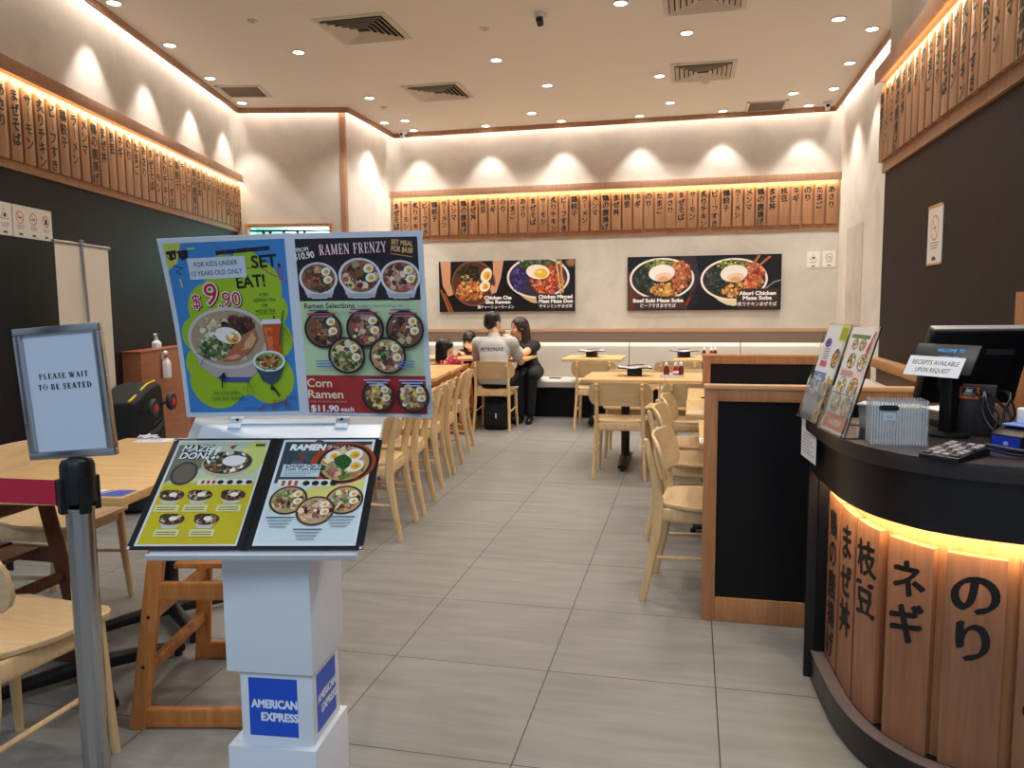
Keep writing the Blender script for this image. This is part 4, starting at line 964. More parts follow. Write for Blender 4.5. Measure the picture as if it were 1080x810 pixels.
def art_kids_poster(w, h):
    A = Art(.35); A.LAY = .00012; A.clip = (0, 0, w, h); A.rect(0, 0, w, h, (214, 220, 230)); m = .011; B = (64, 132, 200); G = (160, 190, 36); K = (24, 24, 30)
    A.up().rect(m, m, w-m, h-m, B); A.up()
    for x, y, r in ((.09, .09, .07), (.06, .13, .045), (.16, .12, .07), (.22, .09, .06), (.06, .2, .045), (.1, .26, .06), (.18, .22, .09), (.2, .3, .07), (.24, .18, .045), (.14, .33, .05), (.24, .25, .04), (.19, .355, .035)):
        A.ell(x, y, min(r, x-m, w-m-x), r if y-r > m else y-m-.001, G)
    A.up().poly([(m, h-m), (.05, h-m), (.035, h-.055), (m, h-.07)], (196, 202, 90)); A.up()
    for x in (.026, .052): A.poly([(x-.012, h-.028), (x+.011, h-.026), (x+.009, h-.044), (x-.004, h-.049), (x-.011, h-.042)], K)
    A.line([(.02, h-.031), (.06, h-.03)], .003, K); A.line([(.024, h-.06), (.046, h-.066), (.028, h-.075), (.04, h-.08)], .0025, K); A.line([(.062, h-.024), (.08, h-.024)], .003, (210, 220, 60)); A.line([(.034, h-.09), (.036, h-.11)], .003, (210, 220, 60))
    A.line([(.125, h-.036), (.25, h-.03)], .009, (24, 28, 60)); A.line([(.132, h-.036), (.244, h-.0308)], .003, (60, 70, 110))
    A.line([(.13, h-.02), (.15, h-.034), (.2, h-.026)], .0016, (150, 60, 130))
    A.up().text('SET,', .238, h-.072, .027, K, 'c', .03, rot=.03); A.text('EAT!', .198, h-.116, .027, K, 'c', .03, rot=.04, wid=.068); A.text(',', .187, h-.078, .024, K, 'c', .03)
    A.line([(.18, h-.075), (.22, h-.07), (.25, h-.09), (.272, h-.1), (.276, h-.07), (.264, h-.075), (.268, h-.1), (w-m-.001, h-.108)], .0022, (176, 36, 90))
    A.up().rect(.058, h-.093, .19, h-.045, (206, 214, 230)); A.up().text('FOR KIDS UNDER', .122, h-.064, .0105, (40, 44, 60), 'c', .005, wid=.1, rot=.02); A.text('12 YEARS OLD ONLY', .122, h-.084, .0105, (40, 44, 60), 'c', .005, wid=.118, rot=.02)
    for dz, b, c in ((0, .075, (30, 22, 26)), (1, .055, (246, 240, 240)), (2, .006, (196, 40, 46))):
        A.up(); o = .0015 if dz == 0 else 0
        A.text('$', .063+o, h-.156-o, .03, c, 'c', b*.8); A.text('9', .098+o, h-.152-o, .05, c, 'c', b*.8, shear=.05); A.text('.90', .142+o, h-.157-o, .033, c, 'c', b*.85)
    A.up(); T = (60, 76, 30)
    for k, s in enumerate(('ICED', 'LEMON TEA', 'OR', 'HOUJI TEA')): A.text(s, .226, h-.137-.0125*k, .007, T, 'c', .006)
    A.line([(.2, h-.178), (.252, h-.1775)], .0008, T); A.line([(.244, h-.183), (.246, h-.206)], .0034, K); A.poly([(.24, h-.204), (.254, h-.205), (.248, h-.214)], K)
    # big bowl
    x, y, r = .128, .183, .096
    A.up().poly([(x-r, y), (x+r, y), (x+r*.84, y-.06), (x+r*.5, y-.088), (x-r*.45, y-.085), (x-r*.82, y-.055)], (186, 168, 168)); A.up().poly([(x-r*.4, y-.086), (x+r*.5, y-.088), (x+r*.4, y-.1), (x-r*.25, y-.098)], (70, 84, 150))
    A.up().ell(x, y+.006, r*1.03, r*.76, (206, 196, 194), n=36); A.up().ell(x, y+.006, r*.95, r*.68, (176, 150, 120), n=36)
    A.stuffing(x-.03, y+.02, r*.5, r*.4, [(230, 222, 196), (214, 200, 160), (190, 170, 130)], 50, .008); A.stuffing(x-.025, y-.015, r*.6, r*.3, [(86, 110, 56), (110, 130, 80), (62, 90, 46), (206, 206, 170)], 70, .007); A.stuffing(x+.028, y+.036, r*.45, r*.22, [(84, 52, 46), (110, 70, 56), (64, 40, 38)], 44, .009)
    A.up().poly([(x+.068, y+.028), (x+.04, y+.014), (x-.005, y-.03), (x-.02, y-.046), (x+.02, y-.044), (x+.052, y-.026), (x+.074, y+.004)], (176, 104, 66)); A.up().poly([(x+.062, y+.02), (x+.04, y-.006), (x+.032, y-.022), (x+.058, y-.016), (x+.07, y+.004)], (214, 164, 124)); A.poly([(x-.012, y-.04), (x+.018, y-.03), (x+.03, y-.036), (x+.01, y-.043)], (216, 156, 126))
    A.up().ell(x+.003, y+.014, .032, .019, (244, 238, 228), -.25); A.up().ell(x+.013, y+.008, .016, .013, (236, 166, 46), -.2); A.ell(x+.018, y+.004, .008, .006, (206, 104, 20), -.2)
    # tea and fruit cup
    A.up().poly([(.216, .222), (.262, .222), (.256, .14), (.224, .14)], (196, 76, 36)); A.up().poly([(.22, .212), (.24, .212), (.238, .16), (.226, .16)], (222, 112, 60)); A.poly([(.214, .22), (.264, .22), (.26, .231), (.218, .231)], (226, 226, 230)); A.line([(.27, .25), (.254, .17)], .003, (40, 80, 50))
    A.up().poly([(.186, .13), (.264, .13), (.245, .09), (.225, .078), (.205, .088)], (60, 74, 96)); A.up().ell(.225, .134, .04, .025, (226, 230, 226)); A.up().ell(.225, .134, .034, .02, (120, 160, 70)); A.stuffing(.222, .134, .03, .017, [(190, 90, 60), (230, 190, 150), (150, 190, 90), (120, 60, 40)], 26, .007)
    A.up(); A.line([(.103, .074), (.106, .1), (.112, .105)], .004, K); A.poly([(.098, .1), (.116, .096), (.112, .112)], K); A.line([(.244, .05), (.232, .07)], .004, K); A.poly([(.222, .066), (.238, .064), (.226, .08)], K)
    A.text('1PC CHICKEN', .112, .058, .0075, (50, 70, 40), 'c', .006); A.text('CHA SHU RAMEN', .116, .044, .0075, (50, 70, 40), 'c', .006); A.text('1PC FRIED', .243, .036, .0055, (50, 70, 40), 'c', .004)
    star(A, .172, .07, .018, (60, 110, 40), .2); star(A, .272, .19, .022, (60, 100, 60), .1); A.line([(.05, .16), (.085, .14), (.055, .13), (.08, .17)], .0016, (40, 60, 80))
    A.line([(.19, .014), (.2, .03), (.225, .032), (.232, .018), (.222, .016), (.228, .034), (.26, .034), (.268, .02), (.256, .022), (.262, .05), (w-m-.001, .046)], .0025, (150, 30, 60)); A.line([(.15, .024), (.2, .022)], .0012, (40, 80, 120))
    return A
def bilin(c00, c10, c11, c01, w, h, lift=0, bow=0):
    c00, c10, c11, c01 = (Vector(c) for c in (c00, c10, c11, c01)); n = (c10-c00).cross(c01-c00).normalized()
    def f(u, v, q):
        a, b = u/w, v/h; p = (c00*(1-a)+c10*a)*(1-b)+(c01*(1-a)+c11*a)*b
        return tuple(p+n*(q+lift+bow*math.sin(PI*b)*(1-a)))
    return f
PS = thing('promotion_poster', 'colourful kids set poster beside a ramen price poster, standing above the menu stand', 'poster', (.22, -.49, 1.095))
org = Vector((.22, -.49, 1.095))
TL, TM, TR = Vector((-.022, -.629, 1.497))-org, Vector((.22, -.502, 1.513))-org, Vector((.506, -.422, 1.518))-org
BL, BM, BR = Vector((-.08, -.479, 1.088))-org, Vector((.225, -.469, 1.098))-org, Vector((.52, -.412, 1.091))-org
cuts = ([.297*k/12 for k in range(1, 12)], [.42*k/16 for k in range(1, 16)])
fl = bilin(BL, BM, TM, TL, .297, .42, .0, -.012); fr_ = bilin(BM, BR, TR, TM, .297, .42)
art_kids_poster(.297, .42).build('kids_sheet', fl, PS, cuts); art_ramen_poster(.297, .42).build('ramen_sheet', fr_, PS, cuts)
for fn, nm in ((fl, 'clear_sleeve'), (fr_, 'clear_sleeve')):
    mb = MB(); G = [[fn(.297*i/8, .42*j/10, -.003) for i in range(9)] for j in range(11)]; G2 = [[fn(.297*i/8, .42*j/10, -.0006) for i in range(9)] for j in range(11)]
    V = [p for r in G for p in r]+[p for r in G2 for p in r]; F = []; K = 99
    for j in range(10):
        for i in range(8): a = j*9+i; F += [(a, a+9, a+10, a+1), (K+a, K+a+1, K+a+10, K+a+9)]
    for i in range(8): F += [(i, i+1, K+i+1, K+i), (90+i+1, 90+i, K+90+i, K+90+i+1)]
    for j in range(10): F += [(j*9+9, j*9, K+j*9, K+j*9+9), (j*9+8, j*9+17, K+j*9+17, K+j*9+8)]
    mb.add(V, F); mb.build(nm, mat('sleeve_white', (206, 210, 216), .3), PS)

# the stand: column of stacked boxes, sloping tray
pa = math.radians(4.95); px, py = Vector((math.cos(pa), math.sin(pa), 0)), Vector((-math.sin(pa), math.cos(pa), 0))
st0 = Vector((.109, -.647, 0)); stc = st0+px*.1+py*.095
stand = thing('menu_stand', 'white menu stand of stacked boxes with blue card-company panels and a sloping tray', 'menu stand', (stc.x, stc.y, 0), pa)
MB().box((0, 0, .7), (.2, .19, .3)).build('upper_box', WHITE, stand, .003)
MB().box((.007, 0, .465), (.168, .16, .17)).build('logo_box', WHITE, stand, .002)
MB().box((.0, 0, .19), (.205, .2, .38)).build('lower_box', WHITE, stand, .003)
BLUE = (24, 82, 200)
def amex(name, fn):
    A = Art(.3); A.rect(0, 0, .114, .135, BLUE)
    for b, c in ((.05, (240, 242, 248)), (-.012, BLUE)):
        A.up().text('AMERICAN', .059, .066, .0185, c, 'c', b, wid=.104 if b < .02 else .108); A.text('EXPRESS', .071, .036, .0185, c, 'c', b, wid=.084 if b < .02 else .088)
    A.build(name, fn, stand)
amex('logo_panel', lambda u, v, q: (u-.058, -.0803-q, v+.397)); amex('logo_panel', lambda u, v, q: (.0913+q, u-.058, v+.397))
# tray in world axes -> stand axes
def tw(p): d = Vector(p)-Vector((stc.x, stc.y, 0)); return Vector((d.dot(px), d.dot(py), d.z))
NL, NR, FR, FL = (Vector(q) for q in ((-.019, -.778, .858), (.457, -.679, .858), (.431, -.438, 1.043), (-.045, -.537, 1.043)))
ex = (NR-NL).normalized(); ey = ((FL-NL)-ex*(FL-NL).dot(ex)).normalized(); en = ex.cross(ey)
def tray(u, v, q): return NL+ex*u+ey*v+en*q           # u along the near edge, v up the slope
def tp(mb, u0, v0, u1, v1, q0, q1): return mb.loft([[tw(tray(u, v, q)) for u, v in ((u0, v0), (u1, v0), (u1, v1), (u0, v1))] for q in (q0, q1)])
mb = MB(); tp(mb, .045, -.012, .475, .36, -.013, -.008); mb.build('tray', WHITE, stand, .002)
mb = MB(); tp(mb, .045, -.017, .475, -.012, -.013, .006); mb.build('tray_lip', WHITE, stand, .002)
mb = MB(); tp(mb, .11, .345, .14, .46, -.0075, -.003); tp(mb, .365, .345, .395, .46, -.0075, -.003); tp(mb, .11, .345+.03, .395, .36, -.0075, -.003); mb.build('poster_bracket', mat('bracket_white', (216, 228, 240), .3), stand)
mb = MB(); tp(mb, .02, .3, .478, .47, -.0125, -.009); mb.build('back_plate', mat('pale_grey_panel', (198, 194, 190), .45), stand)
for u in (.127, .378):
    mb = MB(); c = tw(tray(u, .372, -.003)); mb.sphere(c, (.004, .004, .004), 10, 6); mb.build('screw', METALK, stand)
mb = MB()
mb.prism([tuple(p) for p in ((-.07, -.05), (.07, -.05), (.07, .07), (-.07, .07))], .85, .852); mb.build('cap', WHITE, stand)
# the open menu folder
fo = thing('menu_folder', 'open black menu folder with two printed pages on the stand', 'menu', tuple(NL), 0)
def tf(u, v, q): return tray(u, v, q)-NL
def fp(u0, v0, u1, v1, q0, q1): mb = MB(); mb.loft([[tf(u, v, q) for u, v in ((u0, v0), (u1, v0), (u1, v1), (u0, v1))] for q in (q0, q1)]); return mb
fp(0, 0, .24, .306, 0, .004).build('cover', PLASTK, fo, .001); fp(.246, 0, .486, .306, 0, .004).build('cover', PLASTK, fo, .001); fp(.236, 0, .25, .306, -.001, .003).build('spine', PLASTK, fo)
for u, v in ((.004, .004), (.482, .004), (.004, .302), (.482, .302)): mb = MB(); mb.sphere(tf(u, v, .003), (.006, .006, .004), 10, 6); mb.build('metal_corner', CHROME, fo)
def page_l(w, h):
    A = Art(.22); A.rect(0, 0, w, h, (226, 226, 220)); A.up().rect(.005, .004, w-.004, h*.57, (206, 188, 44)); A.rect(.005, h*.57, w-.004, h-.005, (196, 206, 176)); A.up()
    A.poly([(.005, h*.57), (w*.62, h*.82), (w*.3, h*.95), (.005, h*.95)], (120, 120, 104)); A.poly([(.005, h*.55), (w*.7, h*.68), (w*.5, h*.6)], (216, 214, 150)); A.ell(w*.86, h*.82, .03, .05, (206, 210, 120))
    A.up().ell(w*.62, h*.755, .058, .04, (196, 186, 150)); A.up().ell(w*.62, h*.77, .055, .034, (60, 56, 50)); A.stuffing(w*.62, h*.77, .05, .03, [(140, 96, 60), (230, 226, 220), (90, 110, 60), (196, 160, 110), (60, 50, 46)], 44, .009); A.up().ell(w*.68, h*.785, .026, .016, (240, 238, 232))
    A.up().ell(w*.2, h*.66, .03, .034, (70, 70, 66)); A.ell(w*.2, h*.66, .024, .028, (110, 100, 84)); A.poly([(w*.58, h*.93), (w*.66, h*.955), (w*.62, h*.9)], (150, 40, 44))
    for s, y in (('MAZE', h-.034), ('DON', h-.056)): A.up().text(s, .016, y, .018, (40, 40, 44), 'l', .11, shear=.15); A.up().text(s, .016, y, .018, (240, 240, 240), 'l', .03, shear=.15)
    A.text('!!', .075, h-.056, .036, (236, 236, 236), 'l', .03, shear=.2); A.rect(w-.03, h-.02, w-.008, h-.012, (90, 90, 30))
    A.up().rect(w*.38, h*.545, w-.012, h*.6, (232, 228, 206)); A.up()
    for k in range(3): A.rect(w*.42+.012*k, h*.555, w*.42+.007+.012*k, h*.59, (176, 70, 50))
    for k in range(4): A.ell(w*.62+.021*k, h*.572, .007, .006, (50, 44, 44))
    for x, y in ((.17, .42), (.46, .42), (.8, .42), (.27, .2), (.62, .2)):
        X, Y = w*x, h*y; A.up().ell(X-.014, Y+.015, .014, .008, (50, 46, 44)); A.poly([(X-.026, Y+.006), (X+.026, Y+.006), (X+.014, Y-.016), (X-.014, Y-.016)], (206, 200, 180)); A.up().ell(X, Y+.008, .027, .015, (80, 64, 54)); A.stuffing(X, Y+.008, .023, .012, [(150, 100, 70), (60, 50, 46), (210, 180, 140), (100, 60, 44)], 18, .006); A.up().ell(X+.002, Y+.01, .009, .006, (242, 236, 220))
        A.up().rect(X-.026, Y-.036, X+.026, Y-.018, (230, 222, 160))
        for k in range(2): A.up().rect(X-.022, Y-.026-.006*k, X+.02, Y-.0235-.006*k, (120, 112, 70))
    return A
def page_r(w, h):
    A = Art(.22); A.rect(0, 0, w, h, (224, 232, 234)); A.up().rect(.006, h*.56, w-.006, h-.006, (60, 70, 82)); A.rect(.006, .006, w-.006, h*.56, (212, 226, 228)); A.up()
    for k in range(22): A.blob(A.rng.uniform(.02, w-.02), A.rng.uniform(h*.66, h-.02), A.rng.uniform(.01, .02), A.rng.choice([(70, 84, 100), (50, 58, 70), (84, 96, 110), (60, 78, 70)]))
    A.up().poly([(.006, h*.3), (w*.5, h*.56), (w-.006, h*.62), (w-.006, h*.42), (w*.6, h*.4)], (226, 216, 120)); A.poly([(w-.05, h*.92), (w-.006, h*.95), (w-.006, h*.86), (w-.04, h*.86)], (222, 176, 150)); A.poly([(w*.55, h*.56), (w*.7, h*.52), (w-.006, h*.6), (w-.006, h*.66), (w*.8, h*.62)], (226, 184, 160)); A.poly([(w*.2, h*.86), (w*.25, h*.78), (w*.28, h*.8)], (180, 40, 40))
    A.up().ell(w*.7, h*.76, .074, .062, (170, 70, 40)); food(A, w*.72, h*.755, .062, (52, 44, 40), (200, 160, 100), GRN+PINK, 0, 56, .92); A.egg(w*.8, h*.84, .021); A.egg(w*.83, h*.73, .021); A.egg(w*.58, h*.83, .017); A.up().blob(w*.7, h*.77, .02, (50, 90, 44)); A.up().ell(w*.36, h*.93, .02, .012, (150, 90, 70))
    A.up().text('RAMEN', .02, h-.032, .017, (244, 244, 244), 'l', .06, shear=.12); A.text('ラーメン', .104, h-.03, .011, (226, 230, 236), 'l', .01)
    A.up().rect(.016, h*.62, w*.48, h*.745, (200, 216, 220)); A.up().text('Chicken Cha Shu', .022, h*.715, .009, (30, 34, 40), 'l', .02); A.text('Tom Yum Ramen', .022, h*.683, .009, (30, 34, 40), 'l', .02)
    for k in range(3): A.rect(.022, h*(.664-.016*k), w*(.44-.05*k), h*(.669-.016*k), (120, 130, 140))
    A.up().rect(.014, h*.525, w*.62, h*.595, (230, 230, 220)); A.up()
    for k in range(3): A.rect(.024+.014*k, h*.535, .031+.014*k, h*.585, (186, 80, 60))
    for k in range(4): A.ell(.078+.02*k, h*.558, .008, .007, (44, 44, 46))
    for x, y, c in ((.23, .4, GRN), (.8, .4, GRN), (.53, .3, PINK)): food(A, w*x, h*y, .041, (70, 60, 54), (196, 156, 110), c+PINK, 2, 40, .95)
    for x, y in ((.2, .235), (.8, .24), (.5, .13)):
        for k in range(4): A.up().rect(w*x-.03+.004*k, h*y-.008*k, w*x+.03-.004*k, h*y-.008*k+.003, (90, 96, 104) if k == 0 else (150, 158, 166))
    return A
page_l(.212, .292).build('printed_page', lambda u, v, q: tf(u+.014, v+.007, .0046+q), fo); page_r(.212, .292).build('printed_page', lambda u, v, q: tf(u+.258, v+.007, .0046+q), fo)

# ------------------------------------------------------------------ belt post with the waiting sign
bp_ = Vector((-.352, -.532, 0))
bt = thing('belt_post', 'chrome queue post with black belt head in the left foreground', 'queue post', tuple(bp_), 0)
MB().lathe([(.17, 0), (.17, .012), (.13, .022), (.05, .034), (.034, .04)], n=36).build('base', CHROME, bt)
MB().lathe([(.0315, .035), (.0315, .87)], n=32).build('pole', CHROME, bt)
MB().lathe([(.034, .862), (.036, .864), (.036, .868), (.034, .87)], n=32).build('collar', CHROME, bt)
mb = MB(); mb.lathe([(.0335, .878), (.039, .882), (.039, .972), (.034, .984), (.02, .988), (.003, .989)], n=32); mb.build('head', PLASTK, bt)
for k in range(4):
    a = math.radians(-30+90*k); MB().box((.038*math.cos(a), .038*math.sin(a), .9), (.016, .026, .085), rotz(a)).build('belt_slot', PLASTK, bt, .004)
t = thing('barrier_belt', 'red retractable belt stretched left from the queue post', 'belt', tuple(bp_+Vector((-.045, -.01, .9))))
mb = MB(); mb.prism([(-1.25, -.028), (0, -.028), (0, .034), (-1.25, .034)], -.0012, .0012, lambda u, v, q: (u, q+.036*u, v)); mb.build('webbing', mat('red_webbing', (196, 34, 64), .6, bump=.2, bscale=900), t); MB().box((-.004, 0, .003), (.012, .012, .066)).build('belt_clip', PLASTK, t, .002)
t2 = thing('belt_post', 'second queue post left of the frame that the red belt runs to', 'queue post', (bp_.x-1.345, bp_.y-.06, 0), 0)
for ch in [o for o in bpy.data.objects if o.parent == bt]: c = ch.copy(); COL.objects.link(c); c.parent = t2
sg = thing('waiting_sign', 'chrome framed sign asking guests to wait, on top of the queue post', 'sign', (bp_.x-.012, bp_.y+.01, .989), math.radians(7))
def sp(u, v, q): return tuple(Matrix.Rotation(math.radians(-4.2), 3, 'Y') @ Vector((u, -q, v)))
W2, Hh, fwd = .112, .322, .013
def sbox(u0, v0, u1, v1, q0, q1): return MB().prism([(u0, v0), (u1, v0), (u1, v1), (u0, v1)], q0, q1, sp)
mb = MB()
for a in ((-W2, 0, W2, .019), (-W2, Hh-.019, W2, Hh), (-W2, .019, -W2+.019, Hh-.019), (W2-.019, .019, W2, Hh-.019)): mb.prism([(a[0], a[1]), (a[2], a[1]), (a[2], a[3]), (a[0], a[3])], -.006, fwd, sp)
mb.build('frame', CHROME, sg, .0025); sbox(-W2+.01, .01, W2-.01, Hh-.01, -.004, .003).build('back', METALK, sg)
A = Art(.4); A.rect(0, 0, .186, .284, (212, 220, 234)); A.up(); T = (28, 28, 36)
A.serif('PLEASE WAIT', .093, .176, .0135, T, wid=.128, align='c', fat=1.6, gap=.2); A.serif('TO BE SEATED', .093, .15, .0135, T, wid=.138, align='c', fat=1.6, gap=.2)
A.build('paper', lambda u, v, q: sp(u-.093, v+.019, .0035+q), sg)
sbox(-.012, -.002, .012, .004, -.006, .008).build('mount', PLASTK, sg)

# ------------------------------------------------------------------ pictures and notices on the walls
def hand(A, pts, c): A.up().poly(pts, c)
def wall_picture(name, label, x0, z0, w, h, art):
    t = thing(name, label, 'picture', (x0, YB, z0), 0, 'food pictures on the back wall')
    MB().span((0, -.03, 0), (w, -.001, h)).build('panel', BLACK, t, .002)
    A = Art(.3); art(A, w, h); A.build('print', wallfn(0, 0, -.0302), t); return t
def dark_bg(A, w, h):
    A.clip = (0, 0, w, h); A.rect(0, 0, w, h, (26, 24, 28)); A.up()
    for k in range(30): A.blob(A.rng.uniform(.06, w-.06), A.rng.uniform(.05, h-.05), A.rng.uniform(.02, .05), A.rng.choice([(36, 32, 36), (44, 36, 34), (30, 30, 38), (22, 20, 24)]))
def bigbowl(A, x, y, rx, ry, rim, inner, body=True, bc=(226, 208, 170)):
    if body: A.up().poly([(x-rx, y)]+[(x-rx*math.cos(PI*k/10)*(1-.35*math.sin(PI*k/10)), y-ry*1.25*math.sin(PI*k/10)) for k in range(1, 10)]+[(x+rx, y)], bc)
    A.up().ell(x, y, rx, ry, rim, n=40); A.up().ell(x, y, rx*.93, ry*.91, inner, n=40)
def art_a(A, w, h):
    dark_bg(A, w, h); x, y = .46, .36; r = .29
    A.up().poly([(.02, h), (.16, h), (.15, .38), (.19, .22), (.12, .2), (.05, .33)], (206, 152, 116)); A.poly([(.72, h), (.86, h), (.82, .42), (.76, .24), (.7, .26), (.72, .4)], (212, 158, 122)); A.poly([(.01, .28), (.03, .29), (.15, 0), (.12, 0)], (170, 96, 60)); A.poly([(.06, .24), (.08, .24), (.19, 0), (.16, 0)], (150, 84, 54))
    bigbowl(A, x, y, r, r*1.0, (120, 84, 70), (50, 34, 28), False)
    A.up().ell(x, y, r*.9, r*.88, (92, 52, 34), n=36); A.stuffing(x-.06, y+.13, .17, .11, [(40, 48, 36), (56, 62, 44), (84, 78, 52), (28, 30, 28)], 70, .022); A.stuffing(x-.04, y-.1, .2, .13, [(226, 164, 96), (240, 190, 120), (196, 116, 60), (216, 140, 80), (180, 92, 44)], 90, .03)
    A.strands(x-.1, y+.05, .12, .08, (214, 188, 140), 16, .007); A.egg(x+.17, y+.1, .095, 1.1, .72); A.egg(x+.15, y-.04, .075, .6, .85)
    A.up().poly([(.7, .34), (.77, .3), (.76, .24), (.7, .22), (.68, .28)], (214, 162, 126))
    A.up().text('Chicken Cha', .78, .155, .042, (246, 246, 246), 'c', .05, wid=.36); A.text('Shu Ramen', .78, .1, .042, (246, 246, 246), 'c', .05, wid=.33); A.text('鶏チャーシューラーメン', .75, .04, .034, (240, 240, 240), 'c', .02, wid=.48)
    x, y = 1.3, .42
    bigbowl(A, x, y, .4, .26, (238, 232, 222), (60, 50, 70), True, (218, 184, 130))
    A.stuffing(x-.02, y+.17, .26, .07, [(60, 84, 44), (84, 108, 56), (120, 140, 70)], 60, .022); A.stuffing(x-.24, y-.02, .11, .16, [(50, 44, 110), (70, 60, 140), (38, 34, 80), (110, 90, 150)], 70, .022); A.stuffing(x+.12, y-.03, .23, .19, [(196, 84, 52), (222, 120, 76), (160, 60, 40), (236, 150, 100)], 150, .024)
    A.up().ell(x+.0, y+.07, .15, .09, (246, 238, 224), -.1, 30); A.up().ell(x+.04, y+.05, .085, .06, (240, 196, 50), 0, 26); A.up().ell(x+.02, y+.07, .04, .02, (250, 230, 130))
    A.up().poly([(1.52, h-.01), (1.545, h-.01), (1.6, .22), (1.58, .2)], (216, 164, 110)); A.poly([(1.57, h-.01), (1.6, h-.01), (1.63, .24), (1.61, .22)], (200, 144, 92)); A.ell(1.72, .6, .07, .06, (96, 76, 60)); A.up().ell(1.72, .6, .05, .04, (150, 110, 70))
    A.up().poly([(1.27, .2), (1.75, .22), (1.75, .01), (1.3, .01)], (44, 34, 34)); A.up().text('Chicken Minced', 1.52, .16, .042, (246, 246, 246), 'c', .05, wid=.43); A.text('Meat Maze Don', 1.525, .105, .042, (246, 246, 246), 'c', .05, wid=.43); A.text('チキンミンチまぜ丼', 1.525, .045, .034, (240, 240, 240), 'c', .02, wid=.42)
def art_b(A, w, h):
    dark_bg(A, w, h); A.up().poly([(0, 0), (.3, 0), (.14, .2), (.06, .4), (0, .5)], (92, 56, 44)); A.poly([(.62, h), (.8, h), (.86, .4), (.76, .1)], (60, 44, 52))
    for x, y, e in ((.41, .38, 0), (1.25, .36, 1)):
        bigbowl(A, x, y, .385, .25, (240, 234, 224), (56, 46, 44), True, (236, 220, 176))
        A.stuffing(x-.2, y-.0, .13, .17, [(36, 46, 40), (56, 66, 56), (24, 30, 28), (90, 100, 84)], 90, .02); A.stuffing(x-.01, y+.17, .2, .06, [(150, 160, 70), (110, 130, 56), (190, 196, 110)], 60, .018)
        A.stuffing(x+.05, y-.13, .2, .09, [(206, 140, 74), (230, 170, 96), (170, 100, 50), (240, 200, 110)], 80, .022); A.stuffing(x+.22, y+.04, .13, .18, [(176, 96, 60), (206, 130, 84), (140, 70, 44), (226, 160, 110)] if not e else [(200, 90, 56), (226, 130, 80), (170, 64, 40), (240, 170, 120)], 90, .028)
        if not e: A.strands(x+.2, y+.05, .12, .14, (190, 110, 70), 22, .014)
        A.up().ell(x-.0, y+.07, .155, .1, (246, 240, 232), .1, 30); A.up().ell(x+.02, y+.02, .1, .055, (240, 210, 180), .1, 26); A.up().ell(x+.02, y+.0, .06, .03, (232, 170, 120))
    A.up().poly([(1.52, h-.01), (1.55, h-.01), (1.43, .46), (1.41, .47)], (190, 120, 80)); A.poly([(1.64, h-.02), (1.67, h-.03), (1.45, .43), (1.44, .45)], (180, 108, 72)); A.line([(1.6, .24), (1.7, .32), (1.79, .35)], .012, (160, 160, 164)); A.poly([(.7, .03), (.76, .15), (.74, .17), (.67, .05)], (150, 50, 40))
    A.up().poly([(.08, .17), (.66, .17), (.72, .01), (.1, .01)], (70, 50, 40)); A.up().text('Beef Suki Maze Soba', .37, .1, .042, (246, 246, 246), 'c', .05, wid=.6); A.text('ビーフすきまぜそば', .37, .04, .036, (240, 240, 240), 'c', .02, wid=.42)
    A.up().poly([(1.32, .25), (1.76, .25), (1.76, .01), (1.3, .01), (1.28, .14)], (66, 46, 38)); A.up().text('Aburi Chicken', 1.52, .175, .042, (246, 246, 246), 'c', .05, wid=.42); A.text('Maze Soba', 1.52, .12, .042, (246, 246, 246), 'c', .05, wid=.33); A.text('炙りチキンまぜそば', 1.52, .05, .036, (240, 240, 240), 'c', .02, wid=.44)
wall_picture('food_picture', 'wide dark picture of two bowls, one held by hands, left on the back wall', -2.082, 1.265, 1.765, .64, art_a)
wall_picture('food_picture', 'wide dark picture of two noodle bowls with chopsticks, right on the back wall', .33, 1.264, 1.785, .648, art_b)
def notice_art(A, w, h, kind):
    A.rect(0, 0, w, h, (232, 226, 214)); A.up(); R, K = (190, 44, 44), (50, 46, 46)
    x, y = w/2, h*.62
    if kind == 'triangle':
        A.line([(x-w*.27, y-h*.12), (x, y+h*.2), (x+w*.27, y-h*.12), (x-w*.27, y-h*.12)], .005, (150, 60, 56)); A.poly([(x-.014, y-.012), (x+.012, y-.014), (x+.018, y+.006), (x-.004, y+.014)], K)
    else:
        A.line([(x+w*.26*math.cos(t), y+w*.26*math.sin(t)) for t in [2*PI*k/24 for k in range(25)]], .006, R); A.line([(x-w*.18, y+w*.18), (x+w*.18, y-w*.18)], .005, R)
        if kind == 'hand': A.poly([(x-.015, y-.02), (x+.016, y-.02), (x+.018, y+.012), (x-.012, y+.018)], K)
        else: A.line([(x-.025, y-.004), (x+.024, y+.002)], .006, K)
    for k in range(3 if kind != 'plain' else 2): A.rect(w*.2+.006*k, h*(.36-.045*k), w*.8-.006*k, h*(.375-.045*k), (120, 112, 106))
    A.poly([(w*.32, h*.07), (w*.68, h*.07), (w*.6, h*.13), (w*.42, h*.14)], K)
def notice(label, loc, rz, w, h, kind, gr):
    t = thing('safety_notice', label, 'notice', loc, rz, gr)
    MB().span((0, -.004, 0), (w, -.0005, h)).build('card', PAPER, t)
    A = Art(.5); notice_art(A, w, h, kind); A.build('print', wallfn(0, 0, -.0043), t)
NGL = 'notices on the left wall'
